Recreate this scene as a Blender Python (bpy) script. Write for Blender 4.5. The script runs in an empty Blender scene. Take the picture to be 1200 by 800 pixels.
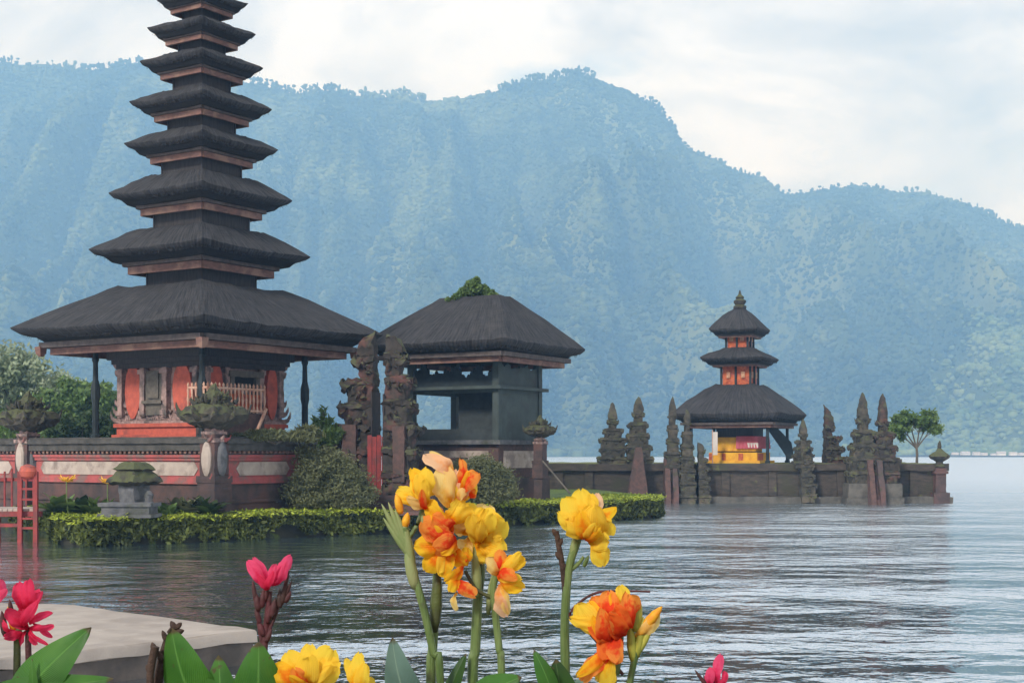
import bpy, math, random
import numpy as np
from mathutils import Vector, Matrix, noise as mnoise
R = math.radians
random.seed(7)
rng = np.random.default_rng(7)
scene = bpy.context.scene
COL = scene.collection

# ------------------------------------------------------------------ camera
F = 50.0 / 36.0 * 1200.0      # focal length in photo pixels
HOR, CH = 531.0, 2.5          # horizon row, eye height over the lake
cam_d = bpy.data.cameras.new('camera')
cam_d.lens = 50; cam_d.sensor_width = 36
cam_d.shift_y = (HOR - 400.0) / 1200.0
cam_d.clip_start = 0.05; cam_d.clip_end = 20000
cam = bpy.data.objects.new('camera', cam_d); COL.objects.link(cam)
cam.location = (0, 0, CH); cam.rotation_euler = (R(90), 0, 0)
scene.camera = cam

# ------------------------------------------------------------------ sky, sun, exposure
SUN_EL, SUN_AZ = 35.0, 212.0   # azimuth: clockwise from +Y (behind the camera, to its left)
world = bpy.data.worlds.new('World'); scene.world = world; world.use_nodes = True
wn, wl = world.node_tree.nodes, world.node_tree.links
wn.clear()
w_out = wn.new('ShaderNodeOutputWorld')
sky = wn.new('ShaderNodeTexSky'); sky.sky_type = 'NISHITA'; sky.sun_disc = False
sky.sun_elevation = R(SUN_EL); sky.sun_rotation = R(SUN_AZ)
bg1 = wn.new('ShaderNodeBackground'); bg1.inputs[1].default_value = 0.12
wl.new(sky.outputs[0], bg1.inputs[0])
tc = wn.new('ShaderNodeTexCoord')
mp = wn.new('ShaderNodeMapping'); mp.inputs['Scale'].default_value = (1.0, 1.0, 2.0)
mp.inputs['Location'].default_value = (0.35, 0.0, 0.12)
wl.new(tc.outputs['Generated'], mp.inputs[0])
n1 = wn.new('ShaderNodeTexNoise'); n1.inputs['Scale'].default_value = 4.4; n1.inputs['Detail'].default_value = 7
n1.inputs['Roughness'].default_value = 0.56; n1.inputs['Distortion'].default_value = 0.5
wl.new(mp.outputs[0], n1.inputs['Vector'])
cr = wn.new('ShaderNodeValToRGB')
cr.color_ramp.elements[0].position = 0.38; cr.color_ramp.elements[0].color = (0.40, 0.45, 0.52, 1)
cr.color_ramp.elements[1].position = 0.60; cr.color_ramp.elements[1].color = (0.78, 0.815, 0.865, 1)
e = cr.color_ramp.elements.new(0.50); e.color = (0.58, 0.62, 0.68, 1)
wl.new(n1.outputs['Fac'], cr.inputs[0])
bg2 = wn.new('ShaderNodeBackground'); bg2.inputs[1].default_value = 1.0
wl.new(cr.outputs[0], bg2.inputs[0])
n2 = wn.new('ShaderNodeTexNoise'); n2.inputs['Scale'].default_value = 5.2; n2.inputs['Detail'].default_value = 6
mp2 = wn.new('ShaderNodeMapping'); mp2.inputs['Location'].default_value = (3.1, 1.7, 0.4); mp2.inputs['Scale'].default_value = (1, 1, 2.6)
wl.new(tc.outputs['Generated'], mp2.inputs[0]); wl.new(mp2.outputs[0], n2.inputs['Vector'])
cr2 = wn.new('ShaderNodeValToRGB')
cr2.color_ramp.elements[0].position = 0.27; cr2.color_ramp.elements[0].color = (0.35, 0.35, 0.35, 1)
cr2.color_ramp.elements[1].position = 0.37; cr2.color_ramp.elements[1].color = (1, 1, 1, 1)
wl.new(n2.outputs['Fac'], cr2.inputs[0])
mxs = wn.new('ShaderNodeMixShader')
wl.new(cr2.outputs[0], mxs.inputs[0]); wl.new(bg1.outputs[0], mxs.inputs[1]); wl.new(bg2.outputs[0], mxs.inputs[2])
wl.new(mxs.outputs[0], w_out.inputs['Surface'])

sun_d = bpy.data.lights.new('sun', 'SUN'); sun_d.energy = 2.3; sun_d.angle = R(11); sun_d.color = (1.0, 0.955, 0.89)
sun = bpy.data.objects.new('sun', sun_d); COL.objects.link(sun)
az = R(SUN_AZ)
sdir = Vector((math.sin(az) * math.cos(R(SUN_EL)), math.cos(az) * math.cos(R(SUN_EL)), math.sin(R(SUN_EL))))
sun.rotation_euler = sdir.to_track_quat('Z', 'Y').to_euler()
sun.location = (-20, -30, 60)

scene.view_settings.view_transform = 'Standard'
scene.view_settings.look = 'None'
scene.view_settings.exposure = 0.45
scene.view_settings.gamma = 1.0
scene.render.engine = 'CYCLES'
scene.cycles.max_bounces = 6
scene.cycles.transparent_max_bounces = 6
scene.cycles.volume_bounces = 2
scene.cycles.use_denoising = True

# ------------------------------------------------------------------ helpers
def P(px, py, Y):
    return Vector(((px - 600.0) / F * Y, Y, CH + (HOR - py) / F * Y))
def XY(px, Y):
    return ((px - 600.0) / F * Y, Y)

def rot2(x, y, a):
    c, s = math.cos(a), math.sin(a)
    return x * c - y * s, x * s + y * c

class MB:
    def __init__(s):
        s.v = []; s.f = []; s.uv = None
    def add(s, vs, fs):
        o = len(s.v); s.v += [tuple(p) for p in vs]; s.f += [tuple(i + o for i in f) for f in fs]
    def box(s, c, d, rz=0.0, top=None, shift=(0, 0)):
        """box centred at c with size d; top = (sx, sy) scale of its top face"""
        tx, ty = top or (1, 1); vs = []
        for z, kx, ky, ox, oy in ((-.5, 1, 1, 0, 0), (.5, tx, ty, shift[0], shift[1])):
            for x, y in ((-.5, -.5), (.5, -.5), (.5, .5), (-.5, .5)):
                a, b = rot2(x * d[0] * kx + ox, y * d[1] * ky + oy, rz)
                vs.append((c[0] + a, c[1] + b, c[2] + z * d[2]))
        s.add(vs, [(3, 2, 1, 0), (4, 5, 6, 7), (0, 1, 5, 4), (1, 2, 6, 5), (2, 3, 7, 6), (3, 0, 4, 7)])
        return s
    def bb(s, x0, x1, y0, y1, z0, z1, top=None):
        return s.box(((x0 + x1) / 2, (y0 + y1) / 2, (z0 + z1) / 2), (abs(x1 - x0), abs(y1 - y0), abs(z1 - z0)), 0, top)
    def loft(s, rings, cap=True, closed=True):
        n = len(rings[0]); vs = [p for r in rings for p in r]; fs = []
        for i in range(len(rings) - 1):
            for j in range(n if closed else n - 1):
                k = (j + 1) % n
                fs.append((i * n + j, i * n + k, (i + 1) * n + k, (i + 1) * n + j))
        if cap:
            fs.append(tuple(reversed(range(n)))); fs.append(tuple(range((len(rings) - 1) * n, len(rings) * n)))
        s.add(vs, fs); return s
    def tube(s, pts, rad, n=8):
        pts = [Vector(p) for p in pts]
        if not hasattr(rad, '__len__'): rad = [rad] * len(pts)
        rings = []
        up = Vector((0.13, 0.21, 0.97))
        for i, p in enumerate(pts):
            d = (pts[min(i + 1, len(pts) - 1)] - pts[max(i - 1, 0)]).normalized()
            u = up if abs(d.dot(up)) < .93 else Vector((1, 0.1, 0))
            a = d.cross(u).normalized(); b = d.cross(a).normalized()
            rings.append([p + (a * math.cos(t) + b * math.sin(t)) * rad[i] for t in [2 * math.pi * k / n for k in range(n)]])
        return s.loft(rings)
    def lathe(s, prof, c=(0, 0, 0), n=14, sq=False):
        rings = []
        for r, z in prof:
            if sq:
                ring = [(c[0] + r * a, c[1] + r * b, c[2] + z) for a, b in ((-1, -1), (1, -1), (1, 1), (-1, 1))]
            else:
                ring = [(c[0] + r * math.cos(2 * math.pi * k / n), c[1] + r * math.sin(2 * math.pi * k / n), c[2] + z) for k in range(n)]
            rings.append(ring)
        return s.loft(rings)
    def horn(s, base, d, up, L, w, curl=0.8, n=5):
        """curved tapering ornament, bending from d towards up"""
        base = Vector(base); d = Vector(d).normalized(); up = Vector(up).normalized()
        pts, rad = [], []; p = base.copy()
        for i in range(n + 1):
            t = i / n; pts.append(p.copy()); rad.append(max(w * (1 - t) ** 0.8, w * .08))
            p += (d * (1 - t * curl) + up * (t * curl * 1.6)).normalized() * L / n
        return s.tube(pts, rad, 5)
    def erode(s, size=0.1, amp=0.03, scale=4.0, seed=0.0):
        """cut faces finer and push the points about: weathered carved stone"""
        import bmesh
        bm = bmesh.new()
        vs = [bm.verts.new(p) for p in s.v]
        for f in s.f:
            try: bm.faces.new([vs[i] for i in f])
            except ValueError: pass
        for _ in range(5):
            es = [e for e in bm.edges if e.calc_length() > size * 1.6]
            if not es or len(bm.verts) > 30000: break
            bmesh.ops.subdivide_edges(bm, edges=es, cuts=1, use_grid_fill=True)
        o = Vector((seed * 7.3, seed * 3.1, seed))
        for v in bm.verts:
            q = (v.co + o) * scale
            w = mnoise.noise_vector(q) + mnoise.noise_vector(q * 2.7) * .6
            v.co += w * amp
        bm.verts.index_update()
        s.v = [tuple(v.co) for v in bm.verts]; s.f = [tuple(v.index for v in f.verts) for f in bm.faces]
        bm.free(); return s
    def build(s, name, mat, parent=None, sharp=35, label=None):
        me = bpy.data.meshes.new(name); me.from_pydata(s.v, [], s.f); me.update()
        for p in me.polygons: p.use_smooth = True
        me.set_sharp_from_angle(angle=R(sharp))
        if s.uv is not None:
            ul = me.uv_layers.new(name='UVMap')
            idx = np.empty(len(me.loops), dtype=np.int32); me.loops.foreach_get('vertex_index', idx)
            ul.data.foreach_set('uv', np.asarray(s.uv, dtype=np.float32)[idx].ravel())
        me.materials.append(mat)
        o = bpy.data.objects.new(name, me); COL.objects.link(o)
        if parent: o.parent = parent
        if label: o['label'] = label
        return o

def np_mesh(name, V, Fq, mat, parent=None, smooth=False):
    """mesh from numpy arrays; all faces with the same corner count"""
    me = bpy.data.meshes.new(name)
    nv, nf, k = len(V), len(Fq), Fq.shape[1]
    me.vertices.add(nv); me.vertices.foreach_set('co', np.asarray(V, dtype=np.float32).ravel())
    me.loops.add(nf * k); me.loops.foreach_set('vertex_index', Fq.astype(np.int32).ravel())
    me.polygons.add(nf)
    me.polygons.foreach_set('loop_start', np.arange(0, nf * k, k, dtype=np.int32))
    me.polygons.foreach_set('loop_total', np.full(nf, k, dtype=np.int32))
    if smooth: me.polygons.foreach_set('use_smooth', np.ones(nf, dtype=bool))
    me.update(calc_edges=True); me.materials.append(mat)
    o = bpy.data.objects.new(name, me); COL.objects.link(o)
    if parent: o.parent = parent
    return o

def tag(o, label=None, cat=None, group=None, kind=None):
    if label: o['label'] = label
    if cat: o['category'] = cat
    if group: o['group'] = group
    if kind: o['kind'] = kind
    return o
def thing(name, label, cat, loc=(0, 0, 0), rz=0.0, group=None):
    o = bpy.data.objects.new(name, None); COL.objects.link(o)
    o.location = loc; o.rotation_euler = (0, 0, rz); o.empty_display_size = .3
    return tag(o, label, cat, group)
def dup(root, loc, rz=None, label=None, scale=None):
    r = root.copy(); COL.objects.link(r); r.location = loc
    if rz is not None: r.rotation_euler = (0, 0, rz)
    if scale: r.scale = (scale,) * 3
    if label: r['label'] = label
    for ch in [o for o in bpy.data.objects if o.parent == root]:
        c = ch.copy(); COL.objects.link(c); c.parent = r
        for g in [o for o in bpy.data.objects if o.parent == ch]:
            d = g.copy(); COL.objects.link(d); d.parent = c
    return r

# ------------------------------------------------------------------ materials
def mat(name, c1, c2=None, scale=3.0, rough=0.8, bump=0.3, bscale=18.0, stretch=(1, 1, 1), c3=None, s3=0.7, p3=0.55,
        moss=None, moss_amt=0.5, island=0.0, trans=0.0, spec=0.3, detail=6, dist=0.02):
    m = bpy.data.materials.new(name); m.use_nodes = True
    N, L = m.node_tree.nodes, m.node_tree.links; N.clear()
    out = N.new('ShaderNodeOutputMaterial'); b = N.new('ShaderNodeBsdfPrincipled')
    b.inputs['Roughness'].default_value = rough; b.inputs['Specular IOR Level'].default_value = spec
    t = N.new('ShaderNodeTexCoord'); mp = N.new('ShaderNodeMapping'); mp.inputs['Scale'].default_value = stretch
    L.new(t.outputs['Object'], mp.inputs[0])
    def nz(sc, det=detail, vec=mp.outputs[0]):
        n = N.new('ShaderNodeTexNoise'); n.inputs['Scale'].default_value = sc; n.inputs['Detail'].default_value = det
        n.inputs['Roughness'].default_value = .6; L.new(vec, n.inputs['Vector']); return n.outputs['Fac']
    def ramp(f, a, z):
        r = N.new('ShaderNodeMapRange'); r.inputs[1].default_value = a; r.inputs[2].default_value = z; L.new(f, r.inputs[0]); return r.outputs[0]
    def mix(f, a, c):
        x = N.new('ShaderNodeMix'); x.data_type = 'RGBA'
        if isinstance(f, float): x.inputs[0].default_value = f
        else: L.new(f, x.inputs[0])
        for i, q in ((6, a), (7, c)):
            if isinstance(q, tuple): x.inputs[i].default_value = (*q, 1)
            else: L.new(q, x.inputs[i])
        return x.outputs[2]
    col = c1
    if c2: col = mix(ramp(nz(scale), .36, .64), c1, c2)
    if c3: col = mix(ramp(nz(s3, 5, t.outputs['Object']), p3 - .06, p3 + .08), col, c3)
    if island:
        g = N.new('ShaderNodeNewGeometry'); hsv = N.new('ShaderNodeHueSaturation')
        r = N.new('ShaderNodeMapRange'); r.inputs[3].default_value = 1 - island; r.inputs[4].default_value = 1 + island
        L.new(g.outputs['Random Per Island'], r.inputs[0]); L.new(r.outputs[0], hsv.inputs['Value'])
        if isinstance(col, tuple): hsv.inputs['Color'].default_value = (*col, 1)
        else: L.new(col, hsv.inputs['Color'])
        col = hsv.outputs[0]
    if moss:
        g = N.new('ShaderNodeNewGeometry'); sx = N.new('ShaderNodeSeparateXYZ'); L.new(g.outputs['Normal'], sx.inputs[0])
        ad = N.new('ShaderNodeMath'); ad.operation = 'MULTIPLY_ADD'; L.new(sx.outputs[2], ad.inputs[0]); ad.inputs[1].default_value = .35
        L.new(nz(2.2, 5, t.outputs['Object']), ad.inputs[2])
        col = mix(ramp(ad.outputs[0], .86 - moss_amt * .6, 1.0 - moss_amt * .5), col, moss)
    if isinstance(col, tuple): b.inputs['Base Color'].default_value = (*col, 1)
    else: L.new(col, b.inputs['Base Color'])
    if bump:
        bp = N.new('ShaderNodeBump'); bp.inputs['Strength'].default_value = bump; bp.inputs['Distance'].default_value = dist
        L.new(nz(bscale), bp.inputs['Height']); L.new(bp.outputs[0], b.inputs['Normal'])
    if trans:
        tr = N.new('ShaderNodeBsdfTranslucent')
        if isinstance(col, tuple): tr.inputs[0].default_value = (*col, 1)
        else: L.new(col, tr.inputs[0])
        ms = N.new('ShaderNodeMixShader'); ms.inputs[0].default_value = trans
        L.new(b.outputs[0], ms.inputs[1]); L.new(tr.outputs[0], ms.inputs[2]); L.new(ms.outputs[0], out.inputs[0])
    else: L.new(b.outputs[0], out.inputs[0])
    m['bsdf'] = 1
    return m

MT = {}
def thatch_mat():
    m = bpy.data.materials.new('thatch'); m.use_nodes = True
    N, L = m.node_tree.nodes, m.node_tree.links; b = N['Principled BSDF']; b.inputs['Roughness'].default_value = .88; b.inputs['Specular IOR Level'].default_value = .2
    uv = N.new('ShaderNodeUVMap'); t = N.new('ShaderNodeTexCoord')
    def nz(sc, vec, sx=1, sy=1, det=5):
        mp = N.new('ShaderNodeMapping'); mp.inputs['Scale'].default_value = (sx, sy, 1); L.new(vec, mp.inputs[0])
        n = N.new('ShaderNodeTexNoise'); n.inputs['Scale'].default_value = sc; n.inputs['Detail'].default_value = det; n.inputs['Roughness'].default_value = .65; L.new(mp.outputs[0], n.inputs['Vector']); return n.outputs['Fac']
    st = nz(1, uv.outputs[0], 22, 1.1); bl = nz(1.1, t.outputs['Object'], det=6); ly = nz(1, uv.outputs[0], 2.2, 7)
    def ramp(f, a, z, lo=0, hi=1):
        r = N.new('ShaderNodeMapRange'); r.inputs[1].default_value = a; r.inputs[2].default_value = z; r.inputs[3].default_value = lo; r.inputs[4].default_value = hi; L.new(f, r.inputs[0]); return r.outputs[0]
    def mix(f, a, c):
        x = N.new('ShaderNodeMix'); x.data_type = 'RGBA'; L.new(f, x.inputs[0])
        for i, q in ((6, a), (7, c)):
            if isinstance(q, tuple): x.inputs[i].default_value = (*q, 1)
            else: L.new(q, x.inputs[i])
        return x.outputs[2]
    c = mix(ramp(st, .35, .68), (.020, .020, .023), (.074, .071, .073))
    c = mix(ramp(bl, .52, .70, 0, .75), c, (.068, .064, .062))
    c = mix(ramp(ly, .55, .75, 0, .5), c, (.022, .021, .023))
    L.new(c, b.inputs['Base Color'])
    ad = N.new('ShaderNodeMath'); ad.operation = 'MULTIPLY_ADD'; L.new(ly, ad.inputs[0]); ad.inputs[1].default_value = 1.2; L.new(st, ad.inputs[2])
    bp = N.new('ShaderNodeBump'); bp.inputs['Strength'].default_value = 1; bp.inputs['Distance'].default_value = .07; L.new(ad.outputs[0], bp.inputs['Height']); L.new(bp.outputs[0], b.inputs['Normal'])
    return m
MT['thatch'] = thatch_mat()
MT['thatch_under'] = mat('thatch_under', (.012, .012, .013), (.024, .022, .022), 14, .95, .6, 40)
MT['dark_wood'] = mat('dark_wood', (.030, .027, .028), (.055, .048, .048), 3, .7, .4, 12, (5, 5, .7))
MT['black_post'] = mat('black_post', (.014, .022, .026), (.025, .035, .038), 4, .6, .2, 20)
MT['beam'] = mat('beam', (.22, .11, .085), (.12, .07, .06), 4, .75, .4, 20, (1, 1, 3), c3=(.27, .16, .12), s3=1.5, p3=.55)
MT['beam_grey'] = mat('beam_grey', (.13, .105, .095), (.075, .06, .058), 5, .8, .4, 20)
MT['red'] = mat('red', (.55, .12, .075), (.40, .085, .06), 5, .75, .3, 25, c3=(.22, .07, .06), s3=1.6, p3=.60)
MT['red_band'] = mat('red_band', (.42, .10, .095), (.30, .075, .07), 3, .8, .4, 25, c3=(.20, .13, .115), s3=1.5, p3=.54)
MT['carved'] = mat('carved', (.42, .28, .25), (.22, .15, .135), 7, .85, .8, 20, c3=(.10, .085, .08), s3=1.8, p3=.56)
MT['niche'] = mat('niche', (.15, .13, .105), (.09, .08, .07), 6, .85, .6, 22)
MT['beige'] = mat('beige', (.47, .39, .33), (.37, .30, .26), 2.5, .85, .2, 30, c3=(.24, .19, .165), s3=1.6, p3=.57)
MT['cap'] = mat('cap', (.095, .088, .08), (.05, .048, .045), 3, .9, .6, 20, moss=(.05, .06, .025), moss_amt=.35)
MT['base_stone'] = mat('base_stone', (.10, .065, .06), (.055, .045, .045), 2.5, .9, .6, 14, c3=(.13, .068, .058), s3=.8, p3=.56, moss=(.04, .055, .02), moss_amt=.3)
MT['mossy'] = mat('mossy', (.075, .068, .052), (.032, .031, .028), 4, .95, .9, 14, c3=(.12, .10, .075), s3=1.3, p3=.58, moss=(.085, .092, .042), moss_amt=.50)
MT['gate_stone'] = mat('gate_stone', (.060, .050, .042), (.026, .023, .021), 4, .95, .9, 14, c3=(.12, .058, .048), s3=1.5, p3=.58, moss=(.085, .09, .045), moss_amt=.5)
MT['gate_dark'] = mat('gate_dark', (.035, .03, .03), (.055, .045, .042), 3, .9, .4, 12)
MT['brick'] = mat('brick', (.12, .068, .058), (.07, .047, .042), 6, .9, .5, 20, c3=(.07, .055, .05), s3=1.4, p3=.56)
MT['shore_wall'] = mat('shore_wall', (.085, .068, .055), (.045, .04, .035), 2, .95, .8, 9, (1, 1, 3), c3=(.055, .055, .035), s3=.6, p3=.6, moss=(.13, .145, .045), moss_amt=.42)
MT['wet_stone'] = mat('wet_stone', (.12, .11, .095), (.06, .058, .052), 2, .7, .6, 9)
MT['grey_green'] = mat('grey_green', (.062, .080, .076), (.045, .058, .056), 2.5, .75, .2, 20, c3=(.05, .055, .055), s3=1.2, p3=.6)
MT['grey_dark'] = mat('grey_dark', (.045, .055, .055), (.03, .036, .038), 3, .75, .3, 20)
MT['grey_stone'] = mat('grey_stone', (.15, .15, .155), (.09, .09, .10), 5, .85, .6, 20, c3=(.06, .065, .05), s3=1.5, p3=.58)
MT['gold'] = mat('gold', (.50, .30, .18), (.36, .15, .09), 9, .6, .3, 30)
MT['picket'] = mat('picket', (.60, .40, .30), (.45, .22, .15), 6, .7, .2, 30)
MT['orange_wall'] = mat('orange_wall', (.58, .15, .05), (.30, .06, .035), 6, .7, .2, 20)
MT['cloth_yellow'] = mat('cloth_yellow', (.75, .42, .04), (.62, .30, .03), 3, .8, .3, 9)
MT['cloth_pink'] = mat('cloth_pink', (.55, .13, .17), (.45, .09, .12), 3, .8, .3, 9)
MT['cloth_white'] = mat('cloth_white', (.68, .62, .58), (.55, .5, .48), 3, .8, .3, 9)
MT['red_wood'] = mat('red_wood', (.30, .045, .04), (.18, .035, .035), 5, .65, .3, 20, c3=(.14, .05, .045), s3=2.2, p3=.6)
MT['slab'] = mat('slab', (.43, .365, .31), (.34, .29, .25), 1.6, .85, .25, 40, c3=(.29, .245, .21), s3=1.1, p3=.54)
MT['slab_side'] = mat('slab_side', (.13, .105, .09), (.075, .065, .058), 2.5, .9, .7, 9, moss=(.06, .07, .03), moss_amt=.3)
MT['leaf_dark'] = mat('leaf_dark', (.028, .05, .018), (.05, .085, .026), .6, .6, 0, island=.45, trans=.25)
MT['leaf_mid'] = mat('leaf_mid', (.10, .17, .045), (.16, .23, .07), .5, .6, 0, island=.35, trans=.28)
MT['leaf_pale'] = mat('leaf_pale', (.25, .31, .18), (.34, .38, .26), .35, .6, 0, island=.3, trans=.28)
MT['leaf_olive'] = mat('leaf_olive', (.115, .128, .06), (.175, .185, .09), 1.3, .7, 0, island=.22, trans=.25)
MT['cover_top_lit'] = mat('cover_top_lit', (.40, .45, .05), (.22, .29, .035), 1.1, .6, 0, island=.35, trans=.3)  # yellow green leaves, brightened so the colour holds the light on the bank top
MT['cover_side_shaded'] = mat('cover_side_shaded', (.12, .145, .03), (.04, .052, .016), 1.0, .65, 0, island=.45, trans=.2)  # mossy green leaves, darkened so the colour holds the bank side's shade
MT['grass'] = mat('grass', (.12, .17, .03), (.075, .11, .022), 1.2, .9, .7, 30)
MT['soil'] = mat('soil', (.05, .045, .03), (.03, .03, .022), 1.5, .95, .7, 12)
MT['bark'] = mat('bark', (.14, .12, .10), (.08, .07, .06), 5, .9, .6, 20, (1, 1, .3))
MT['white_wall'] = mat('white_wall', (.75, .74, .72), None, 2, .8, 0)
MT['hut_roof'] = mat('hut_roof', (.45, .42, .40), None, 2, .8, 0)
MT['stem'] = mat('stem', (.075, .13, .028), (.17, .23, .07), 40, .45, .5, 120, (1, 1, .12), c3=(.06, .05, .03), s3=14, p3=.62, spec=.5)
MT['stem_dark'] = mat('stem_dark', (.055, .05, .03), (.09, .11, .03), 14, .5, .2, 60)
MT['stem_red'] = mat('stem_red', (.10, .025, .03), (.05, .03, .025), 20, .6, .3, 80)
MT['dry'] = mat('dry', (.05, .032, .026), (.09, .055, .04), 22, .9, .6, 90)
MT['bud_yellow'] = mat('bud_yellow', (.90, .50, .03), (.85, .30, .02), 60, .5, .2, 90, trans=.2)
MT['bud_green'] = mat('bud_green', (.55, .50, .08), (.30, .34, .06), 40, .5, .2, 90, (1, 1, .3), trans=.2)
MT['pale_bud'] = mat('pale_bud', (.42, .42, .19), (.26, .33, .12), 22, .55, .2, 90, (1, 1, .3), trans=.25)

def leaf_mat(name, ca, cb, rough=.42):
    m = bpy.data.materials.new(name); m.use_nodes = True
    N, L = m.node_tree.nodes, m.node_tree.links; b = N['Principled BSDF']; out = N['Material Output']
    uv = N.new('ShaderNodeUVMap'); sx = N.new('ShaderNodeSeparateXYZ'); L.new(uv.outputs[0], sx.inputs[0])
    # veins: slanting off the midrib; u in -1..1
    ab = N.new('ShaderNodeMath'); ab.operation = 'ABSOLUTE'; L.new(sx.outputs[0], ab.inputs[0])
    m1 = N.new('ShaderNodeMath'); m1.operation = 'MULTIPLY_ADD'; L.new(ab.outputs[0], m1.inputs[0]); m1.inputs[1].default_value = -.55; L.new(sx.outputs[1], m1.inputs[2])
    m2 = N.new('ShaderNodeMath'); m2.operation = 'MULTIPLY'; L.new(m1.outputs[0], m2.inputs[0]); m2.inputs[1].default_value = 150
    sn = N.new('ShaderNodeMath'); sn.operation = 'SINE'; L.new(m2.outputs[0], sn.inputs[0])
    nz = N.new('ShaderNodeTexNoise'); nz.inputs['Scale'].default_value = 12; nz.inputs['Detail'].default_value = 5
    t = N.new('ShaderNodeTexCoord'); L.new(t.outputs['Object'], nz.inputs['Vector'])
    mx = N.new('ShaderNodeMix'); mx.data_type = 'RGBA'; mx.inputs[6].default_value = (*ca, 1); mx.inputs[7].default_value = (*cb, 1)
    r = N.new('ShaderNodeMapRange'); r.inputs[1].default_value = .35; r.inputs[2].default_value = .65; L.new(nz.outputs['Fac'], r.inputs[0])
    ad = N.new('ShaderNodeMath'); ad.operation = 'MULTIPLY_ADD'; L.new(sn.outputs[0], ad.inputs[0]); ad.inputs[1].default_value = .22; L.new(r.outputs[0], ad.inputs[2])
    L.new(ad.outputs[0], mx.inputs[0])
    mid = N.new('ShaderNodeMapRange'); mid.inputs[1].default_value = .07; mid.inputs[2].default_value = .02; L.new(ab.outputs[0], mid.inputs[0])
    mx2 = N.new('ShaderNodeMix'); mx2.data_type = 'RGBA'; L.new(mid.outputs[0], mx2.inputs[0]); L.new(mx.outputs[2], mx2.inputs[6])
    mx2.inputs[7].default_value = (min(ca[0] * 2 + .03, 1), min(ca[1] * 1.7 + .03, 1), ca[2] * 1.6 + .02, 1)
    bn_ = N.new('ShaderNodeTexNoise'); bn_.inputs['Scale'].default_value = 26; bn_.inputs['Detail'].default_value = 5; L.new(t.outputs['Object'], bn_.inputs['Vector'])
    br = N.new('ShaderNodeMapRange'); br.inputs[1].default_value = .66; br.inputs[2].default_value = .70; L.new(bn_.outputs['Fac'], br.inputs[0])
    tp = N.new('ShaderNodeMath'); tp.operation = 'MULTIPLY_ADD'; L.new(bn_.outputs['Fac'], tp.inputs[0]); tp.inputs[1].default_value = .12; L.new(sx.outputs[1], tp.inputs[2])
    te = N.new('ShaderNodeMapRange'); te.inputs[1].default_value = 1.0; te.inputs[2].default_value = 1.03; L.new(tp.outputs[0], te.inputs[0])
    bm_ = N.new('ShaderNodeMath'); bm_.operation = 'MAXIMUM'; L.new(br.outputs[0], bm_.inputs[0]); L.new(te.outputs[0], bm_.inputs[1])
    mx3 = N.new('ShaderNodeMix'); mx3.data_type = 'RGBA'; L.new(bm_.outputs[0], mx3.inputs[0]); L.new(mx2.outputs[2], mx3.inputs[6]); mx3.inputs[7].default_value = (.10, .075, .03, 1); mx2 = mx3
    L.new(mx2.outputs[2], b.inputs['Base Color']); b.inputs['Roughness'].default_value = rough
    bp = N.new('ShaderNodeBump'); bp.inputs['Strength'].default_value = .35; bp.inputs['Distance'].default_value = .002
    L.new(sn.outputs[0], bp.inputs['Height']); L.new(bp.outputs[0], b.inputs['Normal'])
    tr = N.new('ShaderNodeBsdfTranslucent'); L.new(mx2.outputs[2], tr.inputs[0])
    ms = N.new('ShaderNodeMixShader'); ms.inputs[0].default_value = .3
    L.new(b.outputs[0], ms.inputs[1]); L.new(tr.outputs[0], ms.inputs[2]); L.new(ms.outputs[0], out.inputs[0])
    return m
MT['canna_leaf'] = leaf_mat('canna_leaf', (.045, .15, .02), (.08, .22, .03))
MT['canna_leaf_dark'] = leaf_mat('canna_leaf_dark', (.025, .065, .015), (.045, .11, .02))
MT['canna_leaf_blue'] = leaf_mat('canna_leaf_blue', (.11, .19, .15), (.17, .27, .21), .5)

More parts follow.
